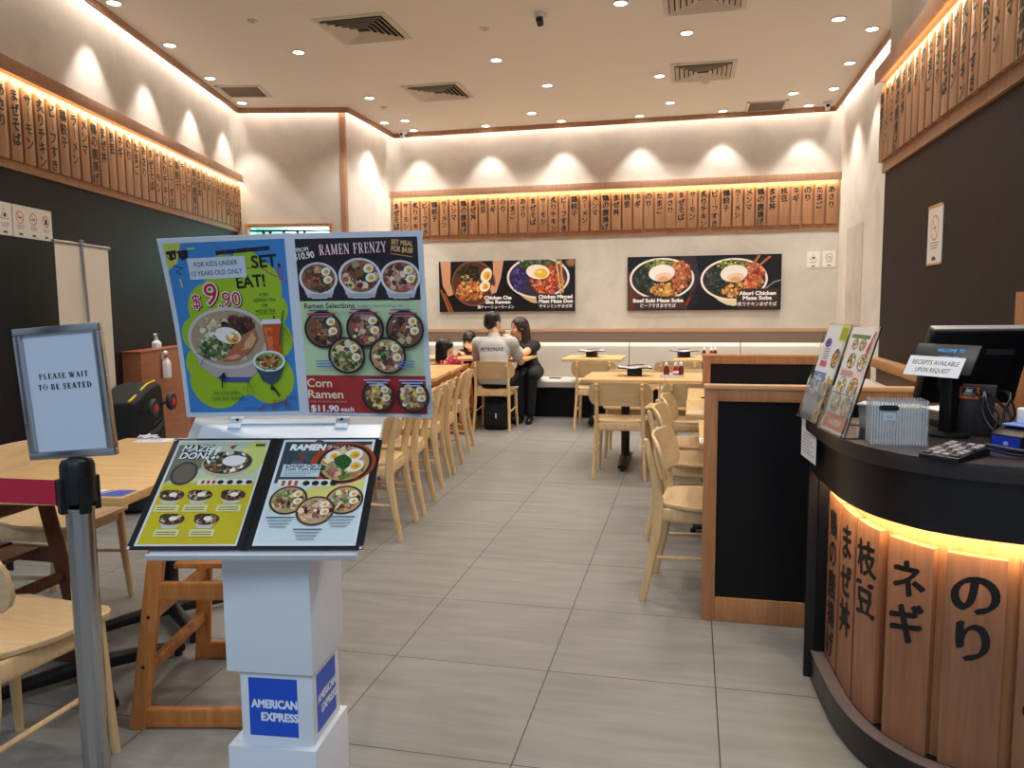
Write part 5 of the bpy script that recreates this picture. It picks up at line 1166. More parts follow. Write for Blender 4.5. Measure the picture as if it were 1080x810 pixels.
for s, k, l in ((-1.055, 'triangle', 'with a red warning triangle, leftmost on the dark left wall'), (-.905, 'line', 'with a red prohibition circle, second on the dark left wall'), (-.765, 'line', 'with a no-smoking circle, third on the dark left wall'), (-.63, 'hand', 'with a black hand in a red circle, rightmost on the dark left wall')):
    p_ = lw(s); notice('cream notice '+l, (p_.x, p_.y, 1.79), LA, .135 if s > -.8 else .14, .195, k, NGL)
notice('small white notice with a triangle, left of the pair on the back wall', (2.395, YB, 1.745), 0, .14, .185, 'triangle', 'notices on the back wall')
notice('small white notice with a circle, right of the pair on the back wall', (2.565, YB, 1.75), 0, .14, .185, 'line', 'notices on the back wall')
t = thing('safety_notice', 'tall white notice hung on the dark right wall above the counter', 'notice', (XD, 2.42, 1.535), -PI/2)
MB().span((0, -.006, 0), (.235, -.001, .3)).build('card', PAPER, t); A = Art(.5); notice_art(A, .235, .3, 'line'); A.build('print', wallfn(0, 0, -.0063), t)
MB().span((0, -.009, .292), (.235, 0, .302)).build('clip', mat('brass_tape', (196, 168, 100), .4), t); MB().span((0, -.009, -.002), (.235, 0, .008)).build('clip', MATS['brass_tape'], t)

# ------------------------------------------------------------------ things on the tables
def menu_box(x, y, z, rz, label):
    t = thing('cutlery_box', label, 'cutlery box', (x, y, z), rz, 'black boxes carrying menus')
    MB().box((0, 0, .03), (.12, .1, .06)).build('box', PLASTK, t, .004)
    mb = MB(); n = 6
    mb.loft([[(-.14+.28*i/n, -.1*s, .062+.006*math.cos(i*1.3)+q) for s, q in ((1, 0), (-1, 0), (-1, .008), (1, .008))] for i in range(n+1)]); mb.build('menu', METALK, t)
    A = Art(.3); A.rect(0, 0, .27, .19, (226, 226, 224)); A.up().rect(.02, .02, .12, .17, (196, 200, 204)); A.rect(.15, .03, .25, .16, (170, 176, 180)); A.up()
    for k in range(4): A.ell(.05+.04*(k % 2), .06+.06*(k//2), .016, .014, (120, 90, 70))
    cut = ([.27*k/8 for k in range(1, 8)], [])
    A.build('menu_page', lambda u, v, q: (u-.135, v-.095, .0715+.006*math.cos((u+.005)/.28*6*1.3)+q+.0012), t, cut)
    MB().bar([(-.06, .02, .084), (.02, .01, .09), (.08, .03, .088)], (.02, .008), (0, 1, 0)).build('spoon', METALK, t)
menu_box(.64, 4.42, .75, .12, 'black box with open menus on the left of the joined middle tables')
menu_box(-.0, 6.68, .75, -.1, 'black box with open menus on the small table by the back bench in the centre')
menu_box(1.02, 6.72, .75, .3, 'black box with small menus on the right-hand table by the back bench')
menu_box(1.28, 2.45, .75, 1.4, 'black box with menus on the table half hidden behind the front partition')
def condiments(x, y, z, label):
    t = thing('condiment_tray', 'white tray under the sauce bottles on the '+label, 'tray', (x, y, z), 0, 'condiment trays')
    MB().box((0, 0, .006), (.19, .12, .012)).build('tray_base', WHITE, t, .003)
    mb = MB()
    for a, b in (((-.095, -.06), (.095, -.055)), ((-.095, .055), (.095, .06)), ((-.095, -.06), (-.09, .06)), ((.09, -.06), (.095, .06))): mb.span((a[0], a[1], .01), (b[0], b[1], .022))
    mb.build('tray_rim', WHITE, t)
    for k, (dx, dy, c, nm) in enumerate(((-.045, .0, (120, 26, 20), 'dark red'), (.03, -.015, (176, 36, 24), 'bright red'), (.07, .03, (90, 40, 30), 'brown'))):
        b = thing('sauce_bottle', '%s sauce bottle on the tray on the %s' % (nm, label), 'bottle', (x+dx, y+dy, z+.012), 0, 'sauce bottles')
        MB().lathe([(.02, 0), (.023, .004), (.023, .055), (.014, .075), (.014, .08)], n=18).build('bottle_body', mat('sauce_%d' % k, c, .25), b); MB().lathe([(.0155, .08), (.0155, .098), (.008, .106), (.004, .118), (.002, .119)], n=16).build('cap', WHITE, b)
        MB().lathe([(.0233, .02), (.0233, .042)], n=18).build('label', PAPER, b) if k == 1 else None
condiments(.95, 4.33, .75, 'middle tables'); condiments(1.28, 6.5, .75, 'right table by the back bench')
def flyer(x, y, z, rz, label, cols, w=.2, h=.09):
    t = thing('table_card', label, 'card', (x, y, z+.001), rz, 'printed cards lying on tables')
    A = Art(.4); A.rect(0, 0, w, h, (232, 232, 232)); A.up().poly([(w*.5, 0), (w, 0), (w, h), (w*.68, h)], cols[0]); A.poly([(w*.4, 0), (w*.47, 0), (w*.65, h), (w*.58, h)], cols[1])
    for k in range(3): A.up().rect(w*.05, h*(.3+.2*k), w*.38, h*(.36+.2*k), (120, 130, 160))
    A.build('print', lambda u, v, q: (u-w/2, v-h/2, .0012+q), t); MB().span((-w/2, -h/2, 0), (w/2, h/2, .001)).build('sheet', PAPER, t)
flyer(-.775, .01, .75, RF, 'white and blue card at the near right corner of the front left table', ((50, 84, 176), (150, 40, 70)), .21, .085)
flyer(-1.2, .93, .75, RF+.1, 'pale leaflets with yellow at the far end of the front left table', ((226, 208, 90), (236, 226, 170)), .3, .1)
flyer(1.17, 2.25, .75, 0, 'white and blue card at the near edge of the second table on the right', ((236, 236, 236), (60, 90, 190)), .16, .05)
flyer(1.19, 1.35, .75, 0, 'white and blue card on the table right behind the front partition', ((236, 236, 236), (60, 90, 190)), .1, .12)
t = thing('wrapped_straws', 'crumpled clear wrapper lying on the leaflets at the far end of the front left table', 'wrapper', (-1.33, .955, .753), .2)
MB().loft([[(-.05+.1*i/6, .02*math.sin(i*2.1)-.012, .0+.004), (-.05+.1*i/6, .02*math.sin(i*2.1)+.014, .004), (-.05+.1*i/6, .02*math.cos(i*1.7), .014+.008*math.sin(i*2.7))] for i in range(7)]).build('wrapper', mat('clear_wrap', (214, 214, 224), .15), t); MB().tube([(-.04, 0, .012), (.04, .005, .014)], .003, 6).build('straw', WHITE, t)
for k, (x, s) in enumerate(((1.34, 'left'), (1.47, 'right'))):
    t = thing('small_bowl', 'small white upturned dish behind the front partition, the %s of two' % s, 'dish', (x, 3.1, .75), 0, 'small dishes behind the partition')
    MB().lathe([(.055, 0), (.057, .004), (.05, .03), (.032, .05), (.004, .054)], n=22).build('dish_body', WHITE, t); MB().lathe([(.024, .052), (.024, .06), (.018, .06)], n=16).build('foot_ring', WHITE, t)

# ------------------------------------------------------------------ left side: banner, pushchair, hand gel and spray
nn = lw(-.69, .3); t = thing('roll_up_banner', 'blank white back of a roll-up banner with its pole before the dark left wall', 'banner', (nn.x, nn.y, 0), LA)
MB().span((-.33, -.05, 0), (.33, .05, .07)).build('base', mat('banner_base', (150, 150, 152), .35, .7), t, .01)
mb = MB(); n = 10; mb.loft([[(-.315, .0, z), (-.1, -.004*math.sin(z*4), z), (.1, .003*math.sin(z*3), z), (.315, .0, z), (.315, .003, z), (-.315, .003, z)] for z in [.06+1.69*k/n for k in range(n+1)]]); mb.build('banner_sheet', mat('banner_back', (224, 216, 204), .6), t)
MB().tube([(-.335, 0, 1.752), (.335, 0, 1.752)], .011, 10).build('top_bar', MATS['banner_base'], t)
MB().tube([(.0, -.03, .05), (-.02, -.028, .9), (-.04, -.012, 1.77)], .009, 10).build('pole', MATS['banner_base'], t); MB().box((-.04, -.012, 1.765), (.022, .02, .03)).build('pole_hook', MATS['banner_base'], t, .003)
s0 = lw(-.46, .44); t = thing('folded_pushchair', 'folded black pushchair with yellow trim and red-hubbed wheels by the low wooden casing', 'pushchair', (s0.x, s0.y, 0), LA)
FAB = mat('black_fabric', (20, 20, 22), .8, bump=.2, bscale=250)
mb = MB(); mb.prism([(-.26, 0.02), (.24, 0.02), (.2, .42), (.17, .8), (.13, .84), (-.02, .82), (-.1, .79), (-.26, .74)], -.14, .12, lambda u, v, q: (u, q, v)); mb.build('folded_seat', FAB, t, .03, seg=3)
YEL = mat('yellow_trim', (206, 178, 40), .5)
MB().bar([(-.08, -.1, .802), (.02, -.1, .836), (.13, -.1, .846)], (.016, .014), (0, 1, 0)).build('trim', YEL, t); MB().bar([(-.25, -.1, .748), (-.15, -.1, .776)], (.016, .014), (0, 1, 0)).build('trim', YEL, t)
for x, y, z in ((-.14, -.21, .69), (.16, -.2, .70)):
    w = MB(); rx = Matrix.Rotation(PI/2, 3, 'X'); w.lathe([(.024, -.014), (.055, -.016), (.062, -.006), (.062, .006), (.055, .016), (.024, .014)], (x, y, z), 22, rx); wh = w.build('wheel', mat('tyre', (44, 42, 42), .6), t)
    MB().lathe([(.028, -.004), (.028, .016), (.022, .02), (.004, .021)], (x, y, z), 18, rx).build('hub', mat('red_hub', (190, 44, 50), .35), wh); MB().tube([(x-.02, -.13, z-.02), (x-.005, y+.02, z)], .012, 8).build('fork', PLASTK, t)
MB().bar([(-.14, -.15, .5), (0, -.155, .52), (.14, -.15, .56)], (.012, .03), (0, 1, 0)).build('strap', mat('grey_strap', (52, 52, 54), .6), t); MB().bar([(-.02, -.147, .56), (.15, -.147, .6)], (.006, .012), (0, 1, 0)).build('seam', MATS['grey_strap'], t)
g = lw(.80, .075); t = thing('sanitizer_bottle', 'white pump bottle of hand gel standing on the low wooden casing', 'bottle', (g.x, g.y, 1.015), LA)
MB().loft([[(a*.042*k, b*.03*k, z) for a, b in ((-1, -.6), (-.6, -1), (.6, -1), (1, -.6), (1, .6), (.6, 1), (-.6, 1), (-1, .6))] for k, z in ((.95, 0), (1, .006), (1, .045), (.7, .06), (.4, .068), (.36, .08))]).build('bottle_body', WHITE, t); MB().lathe([(.016, .078), (.016, .092), (.007, .094), (.007, .115), (.004, .116)], n=14).build('pump', WHITE, t); MB().bar([(.012, 0, .118), (-.02, 0, .12), (-.036, 0, .11)], (.014, .01), (0, 1, 0)).build('nozzle', WHITE, t, .002)
g = lw(.725, .182); t = thing('spray_bottle', 'white spray bottle with red trigger hanging on the front of the low wooden casing', 'spray bottle', (g.x, g.y, .775), LA)
MB().loft([[(a*.037*k, b*.028*k, z) for a, b in ((-1, -.6), (-.6, -1), (.6, -1), (1, -.6), (1, .6), (.6, 1), (-.6, 1), (-1, .6))] for k, z in ((.95, 0), (1, .006), (1, .11), (.9, .135), (.45, .155), (.34, .17))]).build('bottle_body', WHITE, t)
RED = mat('red_trigger', (200, 60, 50), .35)
MB().lathe([(.015, .168), (.015, .186)], n=14).build('collar', RED, t); MB().bar([(.02, 0, .205), (-.01, 0, .212), (-.035, 0, .2)], (.02, .026), (0, 1, 0)).build('spray_head', WHITE, t, .002); MB().bar([(-.014, 0, .2), (-.026, 0, .18), (-.024, 0, .16)], (.012, .008), (0, 1, 0)).build('trigger', RED, t)
MB().span((-.02, .02, .15), (.02, .03, .2)).build('wall_hook', WHITE, t)
make_highchair(HCW, 'orange-brown wooden high chair with cornered back board, holding the girl in red', (-1.47, 5.86, 0), 0, H=.71, hs=.47)

# ------------------------------------------------------------------ people: bodies grown as one blended surface
def sdf_mesh(prims, h=.008, k=.018, cuts=(), subs=()):
    """prims: ('c', p0, p1, r0, r1[, k]) tapered capsule; ('e', centre, radii, rotation or None[, k]) ellipsoid"""
    lo = np.full(3, 1e9); hi = -lo
    for q in prims:
        if q[0] == 'c':
            for p, r in ((q[1], q[3]), (q[2], q[4])): lo = np.minimum(lo, np.array(p)-r); hi = np.maximum(hi, np.array(p)+r)
        else:
            r = max(q[2]); lo = np.minimum(lo, np.array(q[1])-r); hi = np.maximum(hi, np.array(q[1])+r)
    lo -= .03; hi += .03; N = np.ceil((hi-lo)/h).astype(int)+1
    F = np.full(N, .5, np.float32); ax = [lo[i]+h*np.arange(N[i]) for i in range(3)]
    def dist(q, X, Y, Z):
        if q[0] == 'c':
            a, b = np.array(q[1], float), np.array(q[2], float); ba = b-a; L = ba@ba+1e-12
            t = np.clip(((X-a[0])*ba[0]+(Y-a[1])*ba[1]+(Z-a[2])*ba[2])/L, 0, 1)
            return np.sqrt((X-a[0]-t*ba[0])**2+(Y-a[1]-t*ba[1])**2+(Z-a[2]-t*ba[2])**2)-(q[3]+(q[4]-q[3])*t)
        c, r = q[1], q[2]; P = [X-c[0], Y-c[1], Z-c[2]]
        if q[3] is not None:
            M = np.array(q[3].transposed()); P = [M[i][0]*P[0]+M[i][1]*P[1]+M[i][2]*P[2] for i in range(3)]
        g = np.sqrt(sum((P[i]/r[i])**2 for i in range(3))); return (g-1)*min(r)*.6+(g-1)*.4*(sum(r)/3)
    def block(q, m):
        if q[0] == 'c': ps = [(np.array(q[1]), q[3]), (np.array(q[2]), q[4])]
        else: ps = [(np.array(q[1]), max(q[2]))]
        a = np.min([p-r for p, r in ps], 0)-m; b = np.max([p+r for p, r in ps], 0)+m
        i0 = np.maximum(0, ((a-lo)/h).astype(int)); i1 = np.minimum(N, ((b-lo)/h).astype(int)+2)
        return tuple(slice(i0[i], i1[i]) for i in range(3))
    def grid(sl): return np.meshgrid(*[ax[i][sl[i]] for i in range(3)], indexing='ij', sparse=True)
    for q in prims:
        kk = q[5] if q[0] == 'c' and len(q) > 5 else (q[4] if q[0] == 'e' and len(q) > 4 else k)
        sl = block(q, .05); d = dist(q, *grid(sl)); f = F[sl]
        hh = np.clip(.5+.5*(f-d)/kk, 0, 1); F[sl] = f*(1-hh)+d*hh-kk*hh*(1-hh)
    for q in subs:
        sl = block(q, .05); F[sl] = np.maximum(F[sl], -dist(q, *grid(sl)))
    X, Y, Z = np.meshgrid(*ax, indexing='ij', sparse=True)
    for p, n in cuts:                       # keep the side the normal points away from
        n = np.array(n, float)/np.linalg.norm(n); F = np.maximum(F, (X-p[0])*n[0]+(Y-p[1])*n[1]+(Z-p[2])*n[2])
    # surface nets
    S = F < 0; c = np.zeros(np.array(F.shape)-1, np.int8)
    for i in (0, 1):
        for j in (0, 1):
            for l in (0, 1): c += S[i:S.shape[0]-1+i, j:S.shape[1]-1+j, l:S.shape[2]-1+l]
    cell = np.argwhere((c > 0) & (c < 8)); idx = -np.ones(c.shape, int); idx[tuple(cell.T)] = np.arange(len(cell))
    acc = np.zeros((len(cell), 3)); cnt = np.zeros(len(cell)); corners = [np.array(q) for q in ((0, 0, 0), (1, 0, 0), (0, 1, 0), (1, 1, 0), (0, 0, 1), (1, 0, 1), (0, 1, 1), (1, 1, 1))]
    for a in range(8):
        for b in range(a+1, 8):
            if abs(corners[a]-corners[b]).sum() != 1: continue
            fa = F[tuple((cell+corners[a]).T)]; fb = F[tuple((cell+corners[b]).T)]; m = (fa < 0) != (fb < 0)
            t = (fa/(fa-fb+1e-12))[:, None]; p = corners[a]+(corners[b]-corners[a])*t; acc[m] += p[m]; cnt[m] += 1
    V = lo+h*(cell+acc/cnt[:, None]); faces = []
    for d in range(3):
        e = [0, 0, 0]; e[d] = 1; a, b = [i for i in range(3) if i != d]
        s0 = S[tuple(slice(0, S.shape[i]-e[i]) for i in range(3))]; s1 = S[tuple(slice(e[i], None) for i in range(3))]
        E = np.argwhere(s0 != s1)
        for q in E:
            if q[a] < 1 or q[b] < 1 or q[a] > c.shape[a]-1 or q[b] > c.shape[b]-1: continue
            A, B = np.array([0, 0, 0]), np.array([0, 0, 0]); A[a] = 1; B[b] = 1
            f = [idx[tuple(q-A-B)], idx[tuple(q-B)], idx[tuple(q)], idx[tuple(q-A)]]
            if min(f) >= 0: faces.append(f)
    return [tuple(v) for v in V], faces
def grow(name, m, parent, prims, h=.008, k=.018, cuts=(), subs=(), rel=2):
    V, F = sdf_mesh(prims, h, k, cuts, subs); mb = MB(); mb.add(V, F)
    me = bpy.data.meshes.new(name); me.from_pydata(V, [], F); me.materials.append(m); bm = bmesh.new(); bm.from_mesh(me)
    for _ in range(rel): bmesh.ops.smooth_vert(bm, verts=bm.verts[:], factor=.4, use_axis_x=True, use_axis_y=True, use_axis_z=True)
    bmesh.ops.recalc_face_normals(bm, faces=bm.faces[:])
    for f in bm.faces: f.smooth = True
    bm.to_mesh(me); bm.free(); o = bpy.data.objects.new(name, me); COL.objects.link(o)
    if parent is not None: o.parent = parent
    return o
def skinmat(n, c):
    m = mat(n, c, .5, noise=.06, nscale=40); b = m.node_tree.nodes['Principled BSDF']; b.inputs['Subsurface Weight'].default_value = .08; b.inputs['Subsurface Radius'].default_value = (.02, .008, .004); return m
SK1 = skinmat('skin_a', (206, 158, 126)); SK2 = skinmat('skin_b', (222, 174, 142))
HAIR = mat('black_hair', (20, 17, 17), .38, noise=.3, nscale=60, bump=.5, bscale=160); HAIRB = mat('brown_hair', (46, 28, 22), .36, noise=.35, nscale=60, bump=.5, bscale=160)
V3 = Vector
def head_prims(c, s, yaw, pitch=0, tilt=0):
    """head of height .235*s centred on c, looking along +y turned by yaw; returns prims and a placing function"""
    M = Matrix.Rotation(yaw, 3, 'Z') @ Matrix.Rotation(pitch, 3, 'X') @ Matrix.Rotation(tilt, 3, 'Y'); T = lambda x, y, z: tuple(V3(c)+M @ (V3((x, y, z))*s))
    P = [('e', T(0, -.01, .025), (.078*s, .097*s, .09*s), M), ('e', T(0, .02, -.04), (.062*s, .07*s, .075*s), M), ('c', T(0, .05, -.085), T(0, .055, -.09), .026*s, .024*s),
         ('c', T(0, .09, .01), T(0, .104, -.022), .008*s, .014*s, .012), ('c', T(-.018, .094, -.055), T(.018, .094, -.055), .009*s, .009*s, .008),
         ('e', T(.08, -.01, -.01), (.012*s, .02*s, .032*s), M, .008), ('e', T(-.08, -.01, -.01), (.012*s, .02*s, .032*s), M, .008), ('e', T(.045, .07, -.03), (.024*s, .02*s, .024*s), M), ('e', T(-.045, .07, -.03), (.024*s, .02*s, .024*s), M)]
    return P, T, M
def face(t, T, s, lip=(168, 84, 76)):
    DARK = mat('eye_dark', (26, 20, 18), .2)
    for x in (-.031, .031):
        mb = MB(); mb.sphere(T(x, .082, .012), .0095*s, 10, 6); mb.build('eye', DARK, t); mb = MB(); mb.tube([T(x*.55, .09, .034), T(x, .0915, .039), T(x*1.5, .077, .034)], .004*s, 6); mb.build('eyebrow', HAIR, t)
    mb = MB(); mb.tube([T(-.024, .094, -.055), T(0, .103, -.053), T(.024, .094, -.055)], [.003*s, .006*s, .003*s], 8); mb.build('lips', mat('lips_%d' % lip[0], lip, .4), t)
def hand_prims(w, d, u, s=1.0, curl=.5, side=1):
    """wrist w, pointing d, back of the hand towards u; five fingers, thumb on the given side"""
    w, d, u = V3(w), V3(d).normalized(), V3(u); u = (u-d*u.dot(d)).normalized(); x = d.cross(u)*side; P = []
    for k in (-.026, -.009, .009, .026): P.append(('c', tuple(w+d*.008*s), tuple(w+d*.085*s+x*k*s), .016*s, .013*s, .012))
    for k, L in ((-.03, .062), (-.01, .078), (.011, .084), (.031, .074)):
        a = w+d*.085*s+x*k*s; c1 = curl*.9; d1 = (d*math.cos(c1)-u*math.sin(c1)); d2 = (d*math.cos(2.1*c1)-u*math.sin(2.1*c1)); b = a+d1*L*.52*s; e = b+d2*L*.48*s
        P += [('c', tuple(a), tuple(b), .0098*s, .009*s, .006), ('c', tuple(b), tuple(e), .009*s, .0075*s, .006)]
    a = w+d*.025*s+x*.026*s; b = a+(x*.6+d*.7-u*.25)*.045*s; e = b+(x*.1+d*.9-u*.4)*.034*s
    return P+[('c', tuple(a), tuple(b), .013*s, .011*s, .01), ('c', tuple(b), tuple(e), .0105*s, .0085*s, .006)]
def person(label, loc): return thing('person', label, 'person', loc, 0)

# man, seen from behind, sitting on the chair and leaning to the table
o = V3((-.985, 6.03, .45)); t = person('person in a white printed T-shirt and black trousers, sitting with his back to us', tuple(o))
hp, T, M = head_prims((-.07, .24, .70), .98, math.radians(-28), math.radians(-12)); face(t, T, .98)
SHL, SHR, ELL, ELR, WRL, WRR = (-.215, .15, .475), (.165, .15, .475), (-.27, .28, .26), (.235, .28, .27), (-.13, .46, .345), (.10, .47, .36)
legs = [('c', (-.1, .06, .09), (-.13, .42, .1), .085, .062), ('c', (.1, .06, .09), (.12, .42, .1), .085, .062), ('c', (-.13, .42, .1), (-.12, .36, -.36), .058, .04), ('c', (.12, .42, .1), (.12, .38, -.36), .058, .04), ('e', (0, .02, .085), (.15, .11, .085), None)]
torso = [('e', (0, .0, .12), (.155, .11, .11), None), ('c', (-.045, .01, .14), (-.06, .07, .32), .1, .105), ('c', (.045, .01, .14), (.02, .07, .32), .1, .105), ('e', (-.025, .115, .4), (.17, .105, .13), None), ('c', SHL, SHR, .062, .062)]
arms = [('c', SHL, ELL, .054, .042), ('c', SHR, ELR, .054, .042)]
fore = [('c', ELL, WRL, .04, .027), ('c', ELR, WRR, .04, .027)]
feet = [('c', (-.12, .34, -.4), (-.12, .5, -.415), .036, .03), ('c', (.12, .36, -.4), (.12, .52, -.415), .036, .03)]
neck = [('c', (-.03, .16, .5), (-.06, .215, .64), .058, .05)]
hands = hand_prims(WRL, (.35, .6, .25), (-.6, .1, .7), .95, .7, -1)+hand_prims(WRR, (-.3, .6, .3), (.6, .1, .7), .95, .7, 1)
grow('body', SK1, t, torso+legs+arms+fore+feet+neck+hp+hands)
inf = lambda P, e: [(q[:3]+(q[3]+e, q[4]+e)+q[5:]) if q[0] == 'c' else (q[:2]+(tuple(r+e for r in q[2]),)+q[3:]) for q in P]
SHIRT = mat('white_shirt', (182, 179, 174), .8, bump=.35, bscale=26)
grow('t_shirt', SHIRT, t, inf(torso, .014)+[('e', (0, -.005, .1), (.178, .135, .13), None), ('c', SHL, tuple(V3(SHL).lerp(V3(ELL), .62)), .07, .066), ('c', SHR, tuple(V3(SHR).lerp(V3(ELR), .62)), .07, .066), ('c', (-.03, .155, .5), (-.045, .185, .56), .075, .064)], cuts=[((-.05, .2, .575), (-.1, .35, 1)), ((0, 0, .035), (0, -.15, -1))])
grow('trousers', mat('black_trousers', (22, 22, 25), .75, bump=.2, bscale=60), t, inf(legs, .012), cuts=[((0, 0, .105), (0, -.5, 1))])
for q in feet: grow('shoe', PLASTK, t, inf([q], .012), cuts=[((0, 0, -.449), (0, 0, -1))])
grow('hair', HAIR, t, [('e', T(0, -.02, .045), (.086, .103, .086), M), ('e', T(0, -.05, -.01), (.078, .066, .075), M)], subs=[('e', T(0, .11, -.03), (.075, .09, .085), M)])
# printed name across the shoulders, wrapped on the back
from mathutils.bvhtree import BVHTree
sh = [c for c in bpy.data.objects if c.parent == t and c.name.startswith('t_shirt')][0]; bv = BVHTree.FromPolygons([v.co for v in sh.data.vertices], [tuple(p.vertices) for p in sh.data.polygons])
A = Art(.6); A.text('PETRONAS', 0, 0, .039, (56, 62, 84), 'c', .02, wid=.25, rot=.03)
def onshirt(u, v, q):
    h = bv.ray_cast(V3((u-.025, -.6, v+.40)), V3((0, 1, 0))); y = h[0].y if h[0] is not None else .0
    return (u-.025, y-.010-q, v+.40)
A.build('shirt_print', onshirt, t, ([-.13+.26*k/24 for k in range(25)], [-.015, 0, .01, .02, .03, .04, .05]))

# woman at the right end of the table, both hands raised with a white cup
o = V3((-.80, 6.93, .455)); t = person('person with long dark brown hair in black clothes, holding a white cup to her mouth', tuple(o))
hp, T, M = head_prims((-.10, -.03, .62), .93, math.radians(128), math.radians(-6)); face(t, T, .93)
SHL, SHR = (-.15, -.09, .395), (.07, .08, .4)
ELL, ELR = (-.135, -.30, .315), (.0, -.26, .325)
mouth = V3(T(0, .10, -.055)); cup = mouth+(M @ V3((0, .055, 0)))
fw = M @ V3((0, 1, 0)); sd = M @ V3((1, 0, 0))
WRR = tuple(cup-sd*.075+V3((0, -.03, -.05))); WRL = tuple(cup+sd*.085+fw*.02+V3((0, -.0, -.04)))
legs = [('c', (-.05, -.06, .09), (-.02, -.42, .09), .085, .062), ('c', (.09, -.02, .09), (.13, -.40, .09), .085, .062), ('c', (-.02, -.42, .09), (0, -.40, -.35), .058, .036), ('c', (.13, -.4, .09), (.11, -.40, -.35), .058, .036), ('e', (.02, 0, .1), (.16, .12, .1), None)]
torso = [('e', (.02, 0, .12), (.145, .11, .11), None), ('c', (.02, 0, .14), (-.02, -.01, .28), .115, .11), ('e', (-.04, -.01, .34), (.14, .12, .12), Matrix.Rotation(math.radians(35), 3, 'Z')), ('c', SHL, SHR, .056, .056)]
arms = [('c', SHL, ELL, .048, .04), ('c', SHR, ELR, .048, .04)]; fore = [('c', ELL, WRL, .037, .024), ('c', ELR, WRR, .037, .024)]
feet = [('c', (0, -.42, -.415), (-.01, -.56, -.425), .032, .026), ('c', (.11, -.42, -.415), (.12, -.56, -.425), .032, .026)]
neck = [('c', (-.045, -.01, .43), (-.08, -.02, .55), .05, .045)]
hands = hand_prims(WRR, tuple((cup+fw*.03)-V3(WRR)), tuple(-sd), .88, .62, 1)+hand_prims(WRL, tuple((cup+fw*.03)-V3(WRL)), tuple(sd), .88, .62, -1)
grow('body', SK2, t, torso+legs+arms+fore+feet+neck+hp+hands)
BLK = mat('black_dress', (20, 20, 24), .75, bump=.3, bscale=40)
grow('top', BLK, t, inf(torso, .014)+[('c', SHL, tuple(V3(SHL).lerp(V3(ELL), .5)), .062, .058), ('c', SHR, tuple(V3(SHR).lerp(V3(ELR), .5)), .062, .058)], cuts=[((0, 0, .47), (0, 0, 1))])
grow('trousers', BLK, t, inf(legs, .014))
for q in feet: grow('shoe', PLASTK, t, inf([q], .01), cuts=[((0, 0, -.454), (0, 0, -1))])
grow('hair', HAIRB, t, [('e', T(0, -.02, .04), (.09, .108, .092), M), ('c', T(.06, -.05, .0), T(.075, -.03, -.24), .045, .04), ('c', T(-.06, -.05, .0), T(-.075, -.03, -.24), .045, .04), ('c', T(0, -.085, -.0), T(0, -.1, -.26), .06, .05), ('c', T(.055, .04, .07), T(.082, .03, -.03), .018, .02), ('c', T(-.055, .04, .07), T(-.082, .03, -.03), .018, .02)], subs=[('e', T(0, .1, -.03), (.066, .1, .1), M)])
cupo = thing('paper_cup', 'white cup the woman in black holds to her mouth', 'cup', tuple(o+cup+V3((0, 0, -.05))), 0)
RC = M @ Matrix.Rotation(math.radians(28), 3, 'X')
mb = MB(); mb.lathe([(.026, 0), (.036, .085), (.033, .085), (.024, .005)], n=22, rot=None); mb.build('cup_body', WHITE, cupo); mb = MB(); mb.lathe([(.0365, .083), (.0375, .086), (.035, .088), (.033, .085)], n=22); mb.build('rim', WHITE, cupo)

# girl in a red flowered dress on the high chair
o = V3((-1.49, 5.99, .488)); t = person('girl with a black bob in a red flowered dress, a hand at her mouth', tuple(o))
hp, T, M = head_prims((-.06, .08, .39), .84, math.radians(-62), math.radians(-4)); face(t, T, .84)
SHL, SHR = (-.115, .07, .245), (.07, .03, .245); ELL, ELR = (-.13, .2, .17), (.13, .15, .15)
mouth = V3(T(0, .1, -.06)); fw = M @ V3((0, 1, 0)); WRR = tuple(mouth+fw*.06+V3((.0, -.02, -.075))); WRL = (-.06, .27, .29)
legs = [('c', (-.05, .04, .055), (-.06, .25, .05), .058, .045), ('c', (.05, .04, .055), (.06, .25, .05), .058, .045), ('c', (-.06, .25, .05), (-.06, .27, -.2), .042, .03), ('c', (.06, .25, .05), (.06, .27, -.2), .042, .03), ('e', (0, 0, .06), (.1, .085, .06), None)]
torso = [('e', (0, 0, .08), (.095, .08, .08), None), ('c', (0, .01, .09), (-.02, .04, .2), .08, .076), ('c', SHL, SHR, .042, .042)]
arms = [('c', SHL, ELL, .034, .028), ('c', SHR, ELR, .034, .028)]; fore = [('c', ELL, WRL, .027, .02), ('c', ELR, WRR, .027, .02)]
feet = [('c', (-.06, .27, -.22), (-.06, .35, -.235), .026, .022), ('c', (.06, .27, -.22), (.06, .35, -.235), .026, .022)]
grow('body', SK2, t, torso+legs+arms+fore+feet+[('c', (-.03, .05, .26), (-.055, .07, .34), .036, .034)]+hp+hand_prims(WRR, tuple(mouth-V3(WRR)), tuple(fw), .66, .7, 1)+hand_prims(WRL, (.4, .7, .1), (0, 0, 1), .66, .6, -1), h=.006, k=.014)
RD = bpy.data.materials.new('red_flower_cloth'); RD.use_nodes = True; nt = RD.node_tree; b = nt.nodes['Principled BSDF']; tc = nt.nodes.new('ShaderNodeTexCoord'); vo = nt.nodes.new('ShaderNodeTexVoronoi'); vo.inputs['Scale'].default_value = 26; nt.links.new(tc.outputs['Object'], vo.inputs['Vector']); r = nt.nodes.new('ShaderNodeValToRGB'); r.color_ramp.elements[0].position = .22; r.color_ramp.elements[0].color = lin((236, 206, 200)); r.color_ramp.elements[1].position = .34; r.color_ramp.elements[1].color = lin((186, 44, 48)); nt.links.new(vo.outputs['Distance'], r.inputs[0]); nt.links.new(r.outputs[0], b.inputs['Base Color']); b.inputs['Roughness'].default_value = .8
